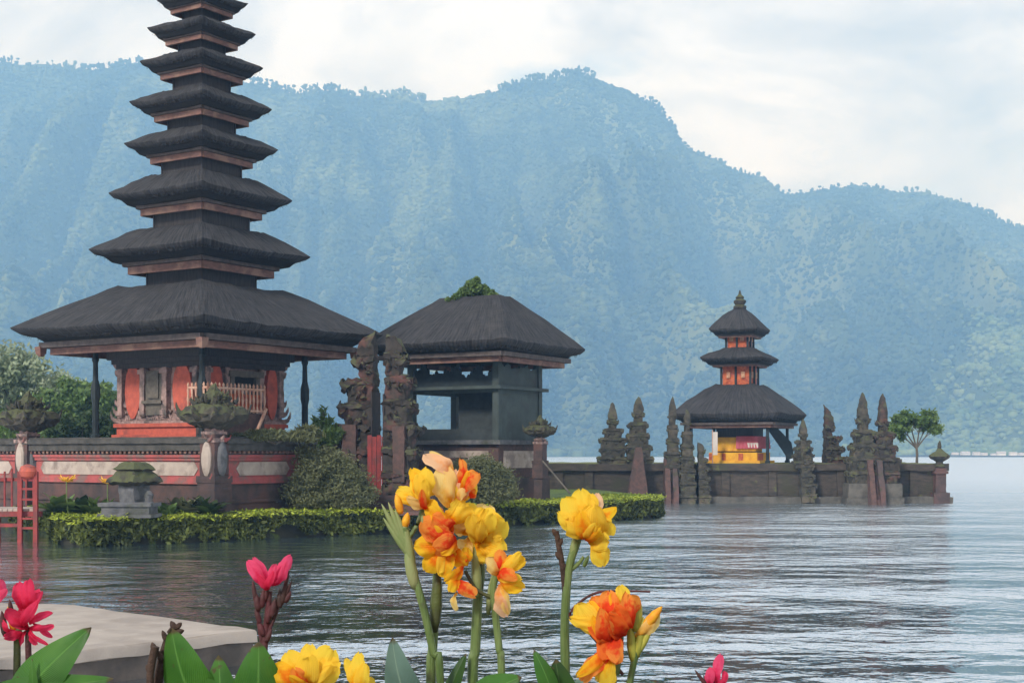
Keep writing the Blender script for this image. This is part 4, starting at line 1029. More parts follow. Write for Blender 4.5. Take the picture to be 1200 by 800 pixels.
# split gates and carved pieces on the far wall
MG = 'mossy'
def spire_stone(label, px, Y, W, D, zb_, H, seed, stone=MG, **k):
    t = split_gate(label, px, Y, W, D, zb_, H, 0, seed, 0, stone, False, group='carved stone spires on the lake wall', cat='carved spire', **k); t.name = 'carved_spire'; return t
spire_stone('stocky mossy carved spire farthest left on the lake wall', 718, WY + .5, .76, .95, wz(546), wz(471) - wz(546), 21, tiers=5, slim=.30, spire=.26)
spire_stone('stocky mossy carved spire rising behind the tapering brick pier', 748, WY + .3, .72, 1.0, wz(548), wz(464) - wz(548), 22, tiers=5, slim=.36, spire=.20)
spire_stone('tall mossy carved spire touching the left eave of the small pagoda', 788, WY - .3, .44, 1.0, wz(590), wz(465) - wz(590), 23, tiers=7, slim=.40, spire=.14)
spire_stone('shorter carved spire under the left eave of the small pagoda', 805, WY - .5, .46, 1.0, wz(592), wz(480) - wz(592), 24, tiers=7, slim=.34, spire=.10)
split_gate('dark narrow gate half right of the small pagoda, behind the wall', 966, WY + 2.5, 1.15, 1.0, wz(548), wz(472) - wz(548), 1, 25, 0, 'gate_stone', False, slim=.42, spire=.34, tiers=4)
spire_stone('stout mossy spire with wide wings left of the red water steps', 1011, WY - 1.2, .84, 1.2, wz(566), wz(461) - wz(566), 26, tiers=5, slim=.30, spire=.26)
spire_stone('stout dark spire right of the red water steps beside the round tree', 1034, WY - 1.2, .80, 1.2, wz(566), wz(462) - wz(566), 27, 'gate_stone', tiers=5, slim=.28, spire=.28)
def stair(label, px0, px1, Y, ytop, ybot, seed):
    x0, x1 = XY(px0, Y)[0], XY(px1, Y)[0]; cx = (x0 + x1) / 2; w = (x1 - x0)
    t = thing('water_steps', label, 'steps', (cx, Y, 0))
    zt, n = wz(ytop), 8; m = MB()
    for k in range(n):
        z = zt * (1 - k / n); m.bb(-w / 2, w / 2, -.11 * (k + 1) , .3, -.6, z)
    m.erode(.3, .015, 4, seed).build('stair_flight', MT['brick'], t)
    for s in (-1, 1):
        m = MB()
        prof = [(.3, zt + .5), (-.3, zt + .4), (-.95, .45), (-1.1, -.6), (.3, -.6)]
        m.loft([[(s * w / 2 + o * .13, y, z) for y, z in prof] for o in (-1, 1)]).erode(.25, .04, 3, seed + s)
        m.build('stair_cheek', MT['brick' if s < 0 else 'base_stone'], t)
    return t
stair('red brick steps running down into the lake between the two stout spires', 1018, 1029, WY - 1.6, 548, 600, 2)
stair('narrow brick steps beside the gate half left of the small pagoda', 781, 790, WY - .3, 548, 590, 3)
# wedge of reddish masonry rising through the left gate
m = MB().loft([[(-.55, -.5, 0), (.55, -.5, 0), (.55, .5, 0), (-.55, .5, 0)], [(-.1, -.15, wz(524)), (.2, -.15, wz(524)), (.2, .15, wz(524)), (-.1, .15, wz(524))]]).erode(.2, .03, 3)
o = m.build('brick_pier', MT['brick']); o.location = (*XY(747, WY - 1.0), 0); tag(o, 'tapering pinkish brick pier in front of the spiky left gate', 'pier')
def lantern(label, px, Y, zb_, sc, stone='mossy'):
    t = thing('stone_lantern', label, 'stone lantern', (*XY(px, Y), zb_)); t.scale = (sc,) * 3
    m = MB(); m.bb(-.28, .28, -.28, .28, -1.9, -.1); m.bb(-.36, .36, -.36, .36, -.4, -.25); m.bb(-.42, .42, -.42, .42, -1.95, -1.4)
    m.erode(.18, .03, 4).build('pier', MT['base_stone'], t)
    m = MB(); m.lathe([(.22, -.1), (.32, 0), (.20, .08), (.20, .25), (.50, .42), (.58, .52), (.44, .66), (.22, .80), (.10, .95), (.12, 1.05), (.03, 1.35)], n=8)
    for k in range(4):
        a = k * math.pi / 2 + .4; m.horn((.5 * math.cos(a), .5 * math.sin(a), .48), (math.cos(a), math.sin(a), .1), (0, 0, 1), .25, .08)
    m.erode(.1, .03, 5).build('capped_head', MT[stone], t)
    return t
lantern('dark stone lantern on the right end corner of the lake wall', 1101, WY - .2, wz(546), .95)
split_gate('mossy guardian stone under the right eave of the small pagoda', 941, WY - .2, .55, .9, wz(548), wz(490) - wz(548), 0, 31, 0, MG, False, tiers=5, slim=.3, spire=.3, group='carved guardian stones', cat='carved stone')
split_gate('squat mossy carved stone right of the banner, jutting past the wall', 938, WY - .5, .75, .9, wz(588), wz(515) - wz(588), 1, 32, 0, MG, False, tiers=6, slim=.4, spire=.1, group='carved guardian stones', cat='carved stone')
split_gate('squat mossy carved stone on the wall before the pagoda post', 818, WY - .5, .65, .8, wz(590), wz(518) - wz(590), 1, 33, 0, MG, False, tiers=6, slim=.45, spire=.1, group='carved guardian stones', cat='carved stone')
lantern('small round headed stone finial beside the pointed gate near the pagoda', 1003, WY - 1.3, wz(548), .8)
lantern('small round headed stone finial in front of the round tree', 1046, WY - 1.3, wz(550), .78)

# ------------------------------------------------------------------ trees and shrubs
def limb_tree(name, label, cat, loc, H, crowns, mt, trunk_r, nleaf, lsize, clump=9, group=None, bark='bark'):
    t = thing(name, label, cat, loc, 0, group)
    m = MB(); split = H * .35
    m.tube([(0, 0, -.3), (.04, .02, split * .5), (0, 0, split)], [trunk_r * 1.25, trunk_r, trunk_r * .85], 8)
    for c in crowns:
        mid = Vector((c[0] * .45, c[1] * .45, split + (c[2] - split) * .5)); m.tube([(0, 0, split * .9), mid, (c[0], c[1], c[2])], [trunk_r * .7, trunk_r * .42, trunk_r * .15], 6)
        for _ in range(3):
            e_ = Vector(c[:3]) + Vector((random.uniform(-.8, .8) * c[3], random.uniform(-.8, .8) * c[4], random.uniform(-.2, .8) * c[5])); m.tube([mid, (mid + e_) / 2 + Vector((0, 0, .1)), e_], [trunk_r * .3, trunk_r * .18, trunk_r * .06], 5)
    m.build('trunk', MT[bark], t)
    leaf_obj('crown', cloud(crowns, nleaf, clump=clump), rng.uniform(lsize * .6, lsize * 1.3, 0) if False else lsize, mt, t)
    return t
# round topped little tree on the lake wall
x, y = XY(1074, 75)
u = 75 / F
limb_tree('frangipani_tree', 'small round topped green tree on the lake wall beside the stone lantern', 'tree', (x, y, 1.95), 2.6,
          [(-.95, 0, 2.0, .62, .6, .5), (-.45, .1, 2.35, .6, .6, .5), (.25, 0, 2.25, .62, .6, .55), (.75, .1, 2.2, .65, .6, .55), (.9, -.1, 1.8, .45, .5, .35), (-1.05, 0, 1.55, .45, .4, .5)], 'leaf_mid', .07, 5200, .13, clump=14)
# trees behind the tall tower
tree_spec = [
 ('pale feathery tree at the left edge behind the platform wall', 20, 96, 8.6, 4.4, 'leaf_pale'), ('pale grey green tree next to the left edge one, behind the wall', 60, 104, 8.0, 4.2, 'leaf_pale'),
 ('bright green tree between the pale trees and the tower post', 92, 84, 6.4, 3.0, 'leaf_mid'), ('dark green tree hugging the left post of the tall tower', 118, 80, 4.2, 2.3, 'leaf_dark'),
 ('low mid green tree seen between tower post and red wall', 134, 98, 6.2, 3.2, 'leaf_mid')]
for k, (lab, px, Y, H, rr, mt_) in enumerate(tree_spec):
    x, y = XY(px, Y); rs = random.Random(k + 40)
    cr_ = [(rs.uniform(-.6, .6) * rr, rs.uniform(-.5, .5) * rr, H * rs.uniform(.45, .86), rr * rs.uniform(.34, .5), rr * rs.uniform(.34, .5), rr * rs.uniform(.28, .42)) for _ in range(9)] + [(0, 0, H * .86, rr * .45, rr * .45, H * .14)]
    limb_tree('broadleaf_tree', lab, 'tree', (x, y, .6), H, cr_, mt_, .16, 9500, .26, clump=22, group='trees behind the tall tower')
for k, (lab, px, Y, H, rr, mt_) in enumerate([('dark low bush behind the wall below the tower post', 96, 62, 3.5, 1.3, 'leaf_dark'), ('green bush at the left edge just above the wall', 5, 64, 3.6, 1.9, 'leaf_mid')]):
    x, y = XY(px, Y)
    limb_tree('wall_bush', lab, 'bush', (x, y, .75), H, [(0, 0, H * .75, rr, rr, H * .3), (-rr * .6, 0, H * .6, rr * .7, rr * .7, H * .25), (rr * .7, 0, H * .62, rr * .7, rr * .7, H * .25)], mt_, .1, 4200, .17, clump=14)
# far low land carrying those trees
m = MB(); m.loft([[(-90, 74, -1), (-17, 74, -1), (-13, 112, -1), (-90, 130, -1)], [(-90, 75, .65), (-18, 75, .65), (-14.5, 110, .65), (-90, 128, .65)]])
tag(m.erode(6, .2, .2).build('far_bank', MT['grass']), kind='structure')

def bush(name, label, px, Y, z0, ells, n, size, mt, cat='bush', clump=12, aspect=2.2):
    x, y = XY(px, Y); t = thing(name, label, cat, (x, y, z0))
    leaf_obj('foliage', cloud(ells, n, clump=clump), size, mt, t, aspect=aspect)
    m = MB()
    for e in ells[:5]: m.tube([(0, 0, -.15), (e[0] * .5, e[1] * .5, e[2] * .5), (e[0], e[1], e[2] + e[5] * .5)], [.05, .035, .012], 5)
    m.build('stems', MT['bark'], t); return t
bush('olive_bush', 'large olive green bush against the end of the platform wall', 392, 44.6, .7, [(-.15, 0, .9, .95, .8, .85), (-.75, .1, 1.35, .6, .6, .65), (.55, 0, .7, .75, .7, .65), (-1.0, 0, .7, .6, .6, .6), (0, -.2, .4, 1.3, .8, .4), (-.35, 0, 1.55, .6, .5, .45), (.15, .1, 1.15, .6, .5, .5)], 26000, .06, 'leaf_olive', clump=60)
bush('olive_bush', 'soft grey green bush in front of the pavilion base', 566, 48.8, .7, [(0, 0, .85, .9, .7, .8), (-.6, 0, 1.05, .6, .6, .55), (.55, 0, .7, .6, .6, .6), (.0, 0, 1.35, .6, .5, .35), (0, 0, .35, 1.2, .7, .35)], 20000, .06, 'leaf_olive', clump=60)
bush('wall_plant', 'thin spiky plant growing behind the olive bush by the tower post', 382, 47.2, 2.8, [(0, 0, .45, .4, .3, .5), (-.25, 0, .25, .3, .3, .3), (.3, 0, .25, .3, .3, .3), (-.1, 0, 1.0, .1, .1, .35)], 1100, .12, 'leaf_mid', 'plant', aspect=3)
bush('wall_grass', 'tuft of grey green grass spilling over the right part of the platform wall', 322, 43.7, 2.95, [(0, 0, .12, .9, .3, .16), (.9, .7, .15, .7, .3, .2), (-.7, -.4, .05, .6, .25, .1)], 4200, .09, 'leaf_olive', 'grass', aspect=3)

# plants and ornaments at the foot of the long wall
def leafy(label, px, Y, z0, n, L_, mt, name='leafy_plant', w=.07):
    x, y = XY(px, Y); t = thing(name, label, 'plant', (x, y, z0)); m = MB(); rs = random.Random(px)
    for k in range(n):
        a = rs.uniform(0, 6.28); l = L_ * rs.uniform(.6, 1.1); e_ = rs.uniform(.5, 1.3); bx, by = rs.uniform(-.25, .25), rs.uniform(-.15, .15)
        d = Vector((math.cos(a) * math.cos(e_), math.sin(a) * math.cos(e_), math.sin(e_))); s = Vector((-math.sin(a), math.cos(a), 0)); pts = []
        for j in range(5):
            q = j / 4; c = Vector((bx, by, 0)) + d * l * q - Vector((0, 0, l * .35 * q * q)); ww = w * l * 2.4 * math.sin(math.pi * min(.97, q * .9 + .08)); pts.append([c - s * ww, c + Vector((0, 0, -.02)), c + s * ww])
        m.loft(pts, cap=False, closed=False)
    m.build('leaves', MT[mt], t); return t
leafy('clump of broad green leaves by the red bridge post', 66, 41.0, .68, 40, 1.15, 'leaf_mid')
leafy('dark leafy clump under the taller small yellow flower', 92, 41.4, .68, 34, 1.0, 'leaf_dark')
leafy('light green clump left of the stone shrine', 112, 41.0, .68, 40, .95, 'leaf_mid')
leafy('brownish leafy clump right of the stone shrine', 214, 41.3, .68, 44, .95, 'leaf_olive')
leafy('dark leafy clump below the corner pillar', 240, 41.4, .68, 44, 1.0, 'leaf_dark')
leafy('small green clump beside the grey stone basin', 196, 40.6, .68, 30, .7, 'leaf_mid')
def small_canna(label, px, py, Y):
    p = P(px, py, Y); t = thing('small_canna', label, 'flower', (p.x, p.y, .75), 0, 'small yellow cannas by the stone shrine'); h = p.z - .75
    MB().tube([(.05, 0, 0), (0, 0, h * .5), (0, 0, h - .1)], .018, 5).build('stem', MT['stem'], t)
    m = MB()
    for k in range(9):
        a = k * 2.4; r_ = .24
        m.loft([[(0, 0, h - .12), (.02, 0, h - .12), (.02, .02, h - .12)], [(math.cos(a) * r_ * .7 - .05 * math.sin(a), .05, h - .02 + .08 * math.sin(k)), (math.cos(a) * r_, 0, h + .04), (math.cos(a) * r_ * .7 + .05 * math.sin(a), -.05, h - .02)], [(math.cos(a) * r_ * 1.1, math.sin(a) * .06, h + .12 * math.sin(k * 1.7)), (math.cos(a) * r_ * 1.1 + .01, math.sin(a) * .06, h + .12 * math.sin(k * 1.7)), (math.cos(a) * r_ * 1.1, math.sin(a) * .06 + .01, h + .12 * math.sin(k * 1.7))]])
    m.build('blossom', MT['cloth_yellow'], t)
small_canna('small yellow canna flower nearer the red bridge', 78, 560, 40.6)
small_canna('small yellow canna flower beside the stone shrine', 126, 562, 40.6)

Y0 = 40.3; x, y = XY(158, Y0); k = Y0 / F
shr = thing('stone_shrine', 'grey green stone shrine with a stepped roof before the platform wall', 'shrine', (x, y, .75), CR)
m = MB(); m.bb(-.42, .42, -.42, .42, 0, .22); m.bb(-.3, .3, -.3, .3, .22, .85); m.erode(.09, .045, 6).build('pedestal', MT['grey_stone'], shr)
m = MB(); m.loft([[(a * r_, b_ * r_, z) for a, b_ in ((-1, -1), (1, -1), (1, 1), (-1, 1))] for r_, z in ((.38, .85), (.56, .95), (.50, 1.08), (.34, 1.25), (.42, 1.3), (.28, 1.46), (.2, 1.5))]).erode(.08, .05, 6).build('roof', MT['mossy'], shr)
m = MB(); m.lathe([(.1, 0), (.16, .1), (.1, .3), (.13, .45), (.05, .55)], (.62, -.05, .15), 8).erode(.08, .02, 6).build('figure', MT['grey_stone'], shr, label='small pale carved figure')
x, y = XY(152, 39.3)
bs = thing('stone_basin', 'low grey stone basin at the edge of the islet lawn', 'basin', (x, y, .74), R(-8))
m = MB(); m.bb(-.78, .78, -.4, .4, 0, .1); m.bb(-.68, .68, -.32, .32, .1, .3); m.bb(-.76, .76, -.38, .38, .3, .4); m.erode(.14, .015, 5).build('bowl', MT['grey_stone'], bs)

# red footbridge at the left
fb = thing('footbridge', 'weathered red wooden footbridge at the left edge of the islet', 'footbridge', (*XY(20, 40.5), 0))
def fx(px): return XY(px, 40.5)[0] - XY(20, 40.5)[0]
def fzz(py): return CH + (HOR - py) * 40.5 / F
for j in range(22):
    xx = fx(-70) + j * .15; 
    if xx > fx(50): break
    MB().bb(xx, xx + .13, -.5, 1.2, fzz(598), fzz(596) + .02).build('deck_board', MT['beige'], fb)
MB().bb(fx(-70), fx(56), -.55, -.45, fzz(604), fzz(598)).bb(fx(-70), fx(56), 1.1, 1.2, fzz(604), fzz(598)).build('side_beam', MT['red_wood'], fb)
for px in (33, 51):
    MB().bb(fx(px) - .06, fx(px) + .06, -.72, -.60, -.4, fzz(552)).build('post', MT['red_wood'], fb)
for py in (560, 572, 584, 606, 617): MB().bb(fx(33), fx(51), -.70, -.63, fzz(py) - .03, fzz(py) + .03).build('rung', MT['red_wood'], fb)
for px in (-60, -25, 5): MB().bb(fx(px) - .05, fx(px) + .05, -.5, -.4, -.4, fzz(604)).build('leg', MT['red_wood'], fb)
MB().bb(fx(-70), fx(33), -.54, -.46, fzz(616), fzz(612)).build('cross_brace', MT['red_wood'], fb)
ln = MB(); ln.lathe([(.05, 0), (.2, .06), (.26, .2), (.2, .34), (.05, .4)], (fx(42), -.66, fzz(560)), 10); ln.build('red_cap', MT['red'], fb)
rr_ = thing('red_railing', 'thin red railing on the ground left of the wall pillar', 'railing', (*XY(5, 43.5), .75))
for j in range(9): MB().bb(-.9 + j * .22, -.85 + j * .22, 0, .05, 0, 1.2 + .08 * (j % 2)).build('bar', MT['red_wood'], rr_)
MB().bb(-.95, .95, .05, .1, .9, 1.0).build('rail', MT['red_wood'], rr_)

# ------------------------------------------------------------------ near bank and pale slab
m = MB(); rg = []
for yy, z in ((-30, .95), (2, .95), (4.2, .9), (5.6, .55), (7.4, -.25), (9, -1.2)):
    rg.append([(xx, yy + .5 * mnoise.noise(Vector((xx * .3, yy, 0))), z + .06 * mnoise.noise(Vector((xx * .7, yy * .7, 2)))) for xx in np.linspace(-60, 60, 61)])
m.loft(rg, cap=False, closed=False); tag(m.build('near_bank', MT['soil']), kind='structure')
def SL(px, py, z): 
    Y = (CH - z) * F / (py - HOR); return ((px - 600) / F * Y, Y, z)
zs = .40
ps = [SL(300, 738, zs), SL(88, 709, zs), SL(-60, 703, zs), SL(-260, 712, zs), SL(-200, 800, zs), SL(0, 771, zs), SL(88, 762, zs)]
sl = thing('concrete_jetty', 'pale flat concrete slab jutting into the lake at the lower left', 'jetty', (0, 0, 0))
def inset(pts, d):
    c = Vector((sum(p[0] for p in pts) / len(pts), sum(p[1] for p in pts) / len(pts))); return [((p[0] - c.x) * d + c.x, (p[1] - c.y) * d + c.y) for p in pts]
def dens(pts, k=6):
    out = []
    for i, p in enumerate(pts):
        q = pts[(i + 1) % len(pts)]
        for j in range(k): out.append((p[0] + (q[0] - p[0]) * j / k, p[1] + (q[1] - p[1]) * j / k))
    return out
dp = dens(ps); m = MB()
m.loft([[(a, b, z) for a, b in (inset(dp, s_) if s_ != 1 else dp)][::-1] for z, s_ in ((zs, .995), (zs - .02, 1), (zs - .13, 1))][::-1]).erode(.35, .022, 3).build('top_slab', MT['slab'], sl)
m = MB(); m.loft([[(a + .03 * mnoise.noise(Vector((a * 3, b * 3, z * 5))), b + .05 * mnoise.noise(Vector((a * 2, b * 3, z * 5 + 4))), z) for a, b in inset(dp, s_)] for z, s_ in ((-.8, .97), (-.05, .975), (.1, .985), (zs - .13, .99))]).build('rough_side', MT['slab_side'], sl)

# ------------------------------------------------------------------ foreground cannas
FY = 2.9
def FP(px, py, dy=0.0): return P(px, py, FY + dy)
def petal(parent, base, tip, wpx, kind, db=0.0, dt=0.0, bend=.25, roll=None, name='petal', cup=.35, seed=0, nu=12, nv=16, ruffle=1.0, blunt=1.0):
    """curved ruffled petal from base to tip (photo px), wpx its full width"""
    rs = random.Random(seed); a = FP(*base, db); b = FP(*tip, dt); L_ = (b - a).length; W = wpx / F * FY
    ax = (b - a).normalized(); view = Vector((0, -1, 0)); side = ax.cross(view).normalized(); nr = side.cross(ax).normalized()
    if nr.y > 0: nr = -nr
    rl = roll if roll is not None else rs.uniform(-.6, .6)
    side, nr = side * math.cos(rl) + nr * math.sin(rl), nr * math.cos(rl) - side * math.sin(rl)
    m = MB(); m.uv = []; rows = []; ph1, ph2 = rs.uniform(0, 6), rs.uniform(0, 6)
    for j in range(nv + 1):
        t = j / nv
        wv = W * .5 * ((.14 + .86 * math.sin(math.pi * .5 * min(1, t / .62)) ** 1.3) if t < .62 else math.sqrt(max(.012, 1 - ((t - .62) / .385) ** 2)))
        c = a + (b - a) * t + nr * (bend * L_ * math.sin(math.pi * t) - .15 * L_ * t * t) + side * (.06 * L_ * math.sin(3 * t + ph1))
        row = []
        for i in range(nu + 1):
            u = 2 * i / nu - 1
            ruf = ruffle * W * (.11 * math.sin(8 * t + ph1 + 2.4 * u) * abs(u) ** 1.5 + .07 * math.sin(15 * t + ph2 + 5 * u) * abs(u) + .10 * mnoise.noise(Vector((u * 1.6 + ph1, t * 4, ph2))))
            p = c + side * (u * wv * (1 + .13 * mnoise.noise(Vector((ph2, t * 5, u))) + .12 * mnoise.noise(Vector((ph1, t * 14, u * .5))))) + nr * (-cup * wv * u * u + ruf) + ax * (L_ * t * t * (.03 * u * u + .06 * mnoise.noise(Vector((u * 2.2 + ph1 * 3, ph2, 1)))))
            row.append(tuple(p)); m.uv.append((u, t))
        rows.append(row)
    m.loft(rows, cap=False, closed=False)
    return m.build(name, PM[kind] if kind in PM else MT[kind], parent, 80)
def leaf(parent, base, tip, wpx, mt, db=0.0, dt=0.0, bend=.15, roll=0.0, seed=0):
    rs = random.Random(seed); a = FP(*base, db); b = FP(*tip, dt); L_ = (b - a).length; W = wpx / F * FY
    ax = (b - a).normalized(); side = ax.cross(Vector((0, -1, 0))).normalized(); nr = side.cross(ax).normalized()
    if nr.y > 0: nr = -nr
    side, nr = side * math.cos(roll) + nr * math.sin(roll), nr * math.cos(roll) - side * math.sin(roll)
    m = MB(); m.uv = []; rows = []; nu, nv = 12, 22; p1 = rs.uniform(0, 6)
    for j in range(nv + 1):
        t = j / nv; wv = W * .5 * (math.sin(math.pi * t ** .85) ** .62 if 0 < t < 1 else 0.0) * (1 - .35 * t ** 4) + W * .004
        c = a + (b - a) * t + nr * bend * L_ * math.sin(math.pi * t * .9)
        row = []
        for i in range(nu + 1):
            u = 2 * i / nu - 1
            z = .30 * abs(u) * wv + W * .035 * math.sin(11 * t + p1 + u * 2) * u * u
            row.append(tuple(c + side * u * wv + nr * (z * (-1 if u < 0 else -.6)))); m.uv.append((u, t))
        rows.append(row)
    m.loft(rows, cap=False, closed=False)
    return m.build('leaf', MT[mt], parent, 80)
def stem(parent, pts, r0, r1, mt='stem', name='stem', dy=0.0, ground=True):
    P3 = [FP(a, b, dy) for a, b in pts]
    if ground:
        p = P3[0]; P3 = [Vector((p.x + .02, p.y, .85)), Vector((p.x + .008, p.y, (p.z + .85) / 2))] + P3
    n = len(P3); rr = [(r0 + (r1 - r0) * i / (n - 1)) / F * FY for i in range(n)]
    # smooth the path
    Q, RR = [], []
    for i in range(n - 1):
        p0, p1_, p2, p3 = P3[max(i - 1, 0)], P3[i], P3[i + 1], P3[min(i + 2, n - 1)]
        for j in range(5):
            t = j / 5; Q.append(.5 * ((2 * p1_) + (p2 - p0) * t + (2 * p0 - 5 * p1_ + 4 * p2 - p3) * t * t + (3 * p1_ - p0 - 3 * p2 + p3) * t ** 3)); RR.append(rr[i] + (rr[i + 1] - rr[i]) * t)
    Q.append(P3[-1]); RR.append(rr[-1])
    o = MB().tube(Q, RR, 9).build(name, MT[mt], parent, 80)
    return o
def bloom(parent, petals, seed0, label=None, dy=0.0):
    """petals: (bx, by, tx, ty, width, kind[, depth]) ; the first one is the flower, the others hang on it"""
    root = None
    for k, q in enumerate(petals):
        bx, by, tx_, ty_, w, kd = q[:6]; dt = q[6] if len(q) > 6 else -.012 * ((k * 7) % 5 - 2)
        if root is None:
            root = petal(parent, (bx, by), (tx_, ty_), w, kd, dy, dy + dt, seed=seed0, name='flower')
            if label: root['label'] = label
        else: petal(root, (bx, by), (tx_, ty_), w, kd, dy, dy + dt, seed=seed0 + k * 3)
        if w > 18:      # a smaller crumpled inner lobe beside each broad one
            rs = random.Random(seed0 * 5 + k); o_ = rs.choice((-1, 1)) * w * .34; nx_, ny_ = -(ty_ - by), (tx_ - bx); l_ = math.hypot(nx_, ny_) + 1e-6
            q_ = rs.uniform(.72, .98); kk = {'y': 'y', 'o': 'y', 'r': 'o', 'R': 'r', 'p': 'w', 'w': 'y'}.get(kd, kd)
            petal(root, (bx, by), (bx + (tx_ - bx) * q_ + nx_ / l_ * o_, by + (ty_ - by) * q_ + ny_ / l_ * o_), w * .62, kk, dy, dy + dt + rs.uniform(-.012, .02), seed=seed0 + k * 7 + 1)
    return root
def bud(parent, base, tip, wpx, mt='pale_bud', dy=0.0, name='bud'):
    a, b = FP(*base, dy), FP(*tip, dy); r = wpx / 2 / F * FY
    pts = [a.lerp(b, t) for t in (0, .15, .4, .7, .9, 1)]; m = MB().tube(pts, [r * .5, r * .85, r, r * .8, r * .4, r * .06], 8)
    return m.build(name, MT[{'y': 'bud_yellow', 'g': 'bud_green', 'w': 'pale_bud'}.get(mt, mt)], parent, 80)
def canna(label, px, dy=0.0, cat='flower'):
    p = FP(px, 900, dy); return thing('canna_plant', label, cat, (p.x, p.y, .85), 0, 'cannas in the foreground')
def fixparent(t):
    """parts were made in world space: keep them there under the moved empty"""
    bpy.context.view_layer.update()
    inv = Matrix.Translation(-Vector(t.location))
    for ch in [o for o in bpy.data.objects if o.parent == t]: ch.matrix_parent_inverse = inv

# A1: left stem with pale buds and the upper left yellow bloom
t = canna('yellow canna with pale slender buds, leftmost stem of the central cluster', 520)
stem(t, [(516, 800), (508, 765), (497, 715), (485, 672), (478, 640), (474, 618)], 5, 4.5)
stem(t, [(478, 632), (490, 612), (497, 590)], 2.6, 3, name='flower_stalk', ground=False)
for b_, tp, w in (((478, 648), (447, 590), 8), ((480, 652), (455, 588), 9), ((480, 648), (463, 596), 9), ((482, 655), (449, 606), 8), ((484, 665), (472, 606), 12), ((487, 690), (476, 640), 15)): bud(t, b_, tp, w)
bud(t, (470, 602), (464, 578), 10, 'y'); bud(t, (474, 618), (478, 600), 10, 'y'); bud(t, (498, 625), (493, 590), 7, 'pale_bud')
bloom(t, [(499, 592, 465, 571, 20, 'y'), (498, 592, 484, 549, 19, 'o'), (497, 592, 497, 551, 22, 'y', -.03), (500, 592, 508, 566, 20, 'y', .02), (499, 594, 478, 586, 14, 'w', -.03), (499, 592, 492, 560, 20, 'y', -.04), (499, 596, 496, 578, 9, 'r', -.05)], 11)
leaf(t, (500, 850), (462, 742), 50, 'canna_leaf_blue', .03, -.06, .2, .35, 3)
fixparent(t)
# A2: peach bloom on top and the big orange bloom
t = canna('canna with a peach and red bloom over a fiery orange one, centre of the cluster', 505, .03)
stem(t, [(505, 810), (507, 760), (511, 700), (513, 668), (518, 640)], 6.5, 5, dy=.03)
bud(t, (509, 740), (514, 662), 15, 'stem_dark', .025, name='sheath')
stem(t, [(515, 650), (524, 620), (528, 590)], 4, 3, 'stem', name='flower_stalk', dy=.05, ground=False)
bloom(t, [(530, 566, 503, 531, 22, 'p', -.02), (528, 594, 519, 548, 30, 'w', -.03), (536, 594, 537, 552, 30, 'p', -.01), (540, 590, 550, 562, 24, 'y', .0), (540, 574, 542, 540, 14, 'r', -.02), (540, 578, 557, 556, 22, 'r', -.03), (546, 582, 556, 574, 18, 'r', -.01), (520, 600, 503, 588, 12, 'p', .01)], 31, dy=.02)
bloom(t, [(530, 622, 500, 596, 32, 'o', -.03), (522, 612, 547, 590, 34, 'y', .0), (528, 640, 500, 612, 28, 'r', -.05), (524, 636, 488, 640, 26, 'o', -.03), (522, 640, 500, 668, 24, 'o', -.02), (528, 644, 520, 674, 24, 'o', -.03), (532, 630, 514, 640, 26, 'r', -.06), (530, 620, 512, 606, 24, 'r', -.05), (530, 640, 545, 662, 20, 'o', -.01)], 52, dy=.0)
fixparent(t)
# A3: big yellow bloom
t = canna('canna with the largest pure yellow bloom, right of the orange one', 556, .05)
stem(t, [(554, 810), (557, 760), (560, 700), (563, 668), (560, 640)], 7, 5.5, dy=.05)
bud(t, (560, 700), (556, 640), 12, 'pale_bud', .03, name='sheath'); bud(t, (572, 720), (577, 672), 8, 'pale_bud', .03, name='sheath')
bloom(t, [(556, 628, 541, 592, 40, 'y', -.02), (560, 630, 567, 592, 36, 'w', -.01), (560, 632, 590, 612, 38, 'y', -.02), (562, 636, 588, 642, 34, 'y', -.03), (558, 632, 575, 658, 30, 'y', -.02), (552, 630, 540, 648, 24, 'w', -.02), (548, 622, 530, 608, 26, 'w', -.05), (556, 620, 574, 604, 28, 'y', -.06), (560, 634, 556, 610, 24, 'y', -.07), (556, 640, 560, 664, 18, 'w', .0)], 75, dy=.04)
fixparent(t)
# A4: lower right orange flowers and the small pendant one
t = canna('canna with small orange blooms and a withered pale petal, right stem of the cluster', 588, .02)
stem(t, [(588, 800), (585, 760), (580, 715), (578, 690), (582, 672)], 5, 4, dy=.02)
bloom(t, [(583, 672, 612, 656, 20, 'o', -.03), (583, 674, 610, 688, 20, 'o', -.04), (582, 672, 589, 646, 17, 'r', -.01), (583, 674, 573, 654, 16, 'w', -.02), (586, 672, 600, 676, 15, 'r', -.06), (584, 684, 592, 722, 19, 'p', -.01)], 93)
stem(t, [(578, 700), (558, 690), (545, 668)], 2.5, 2, 'stem_dark', name='flower_stalk', dy=.02, ground=False)
bloom(t, [(544, 664, 524, 680, 16, 'o', -.03), (542, 662, 549, 642, 14, 'o', 0), (540, 678, 553, 698, 17, 'r', -.04), (538, 676, 528, 690, 14, 'o', -.03), (536, 694, 532, 714, 9, 'w', -.01)], 111)
leaf(t, (548, 820), (612, 792), 34, 'canna_leaf', 0, -.03, .1, .2, 8)
leaf(t, (520, 840), (548, 765), 24, 'canna_leaf_dark', 0.05, .03, .1, .6, 9)
fixparent(t)
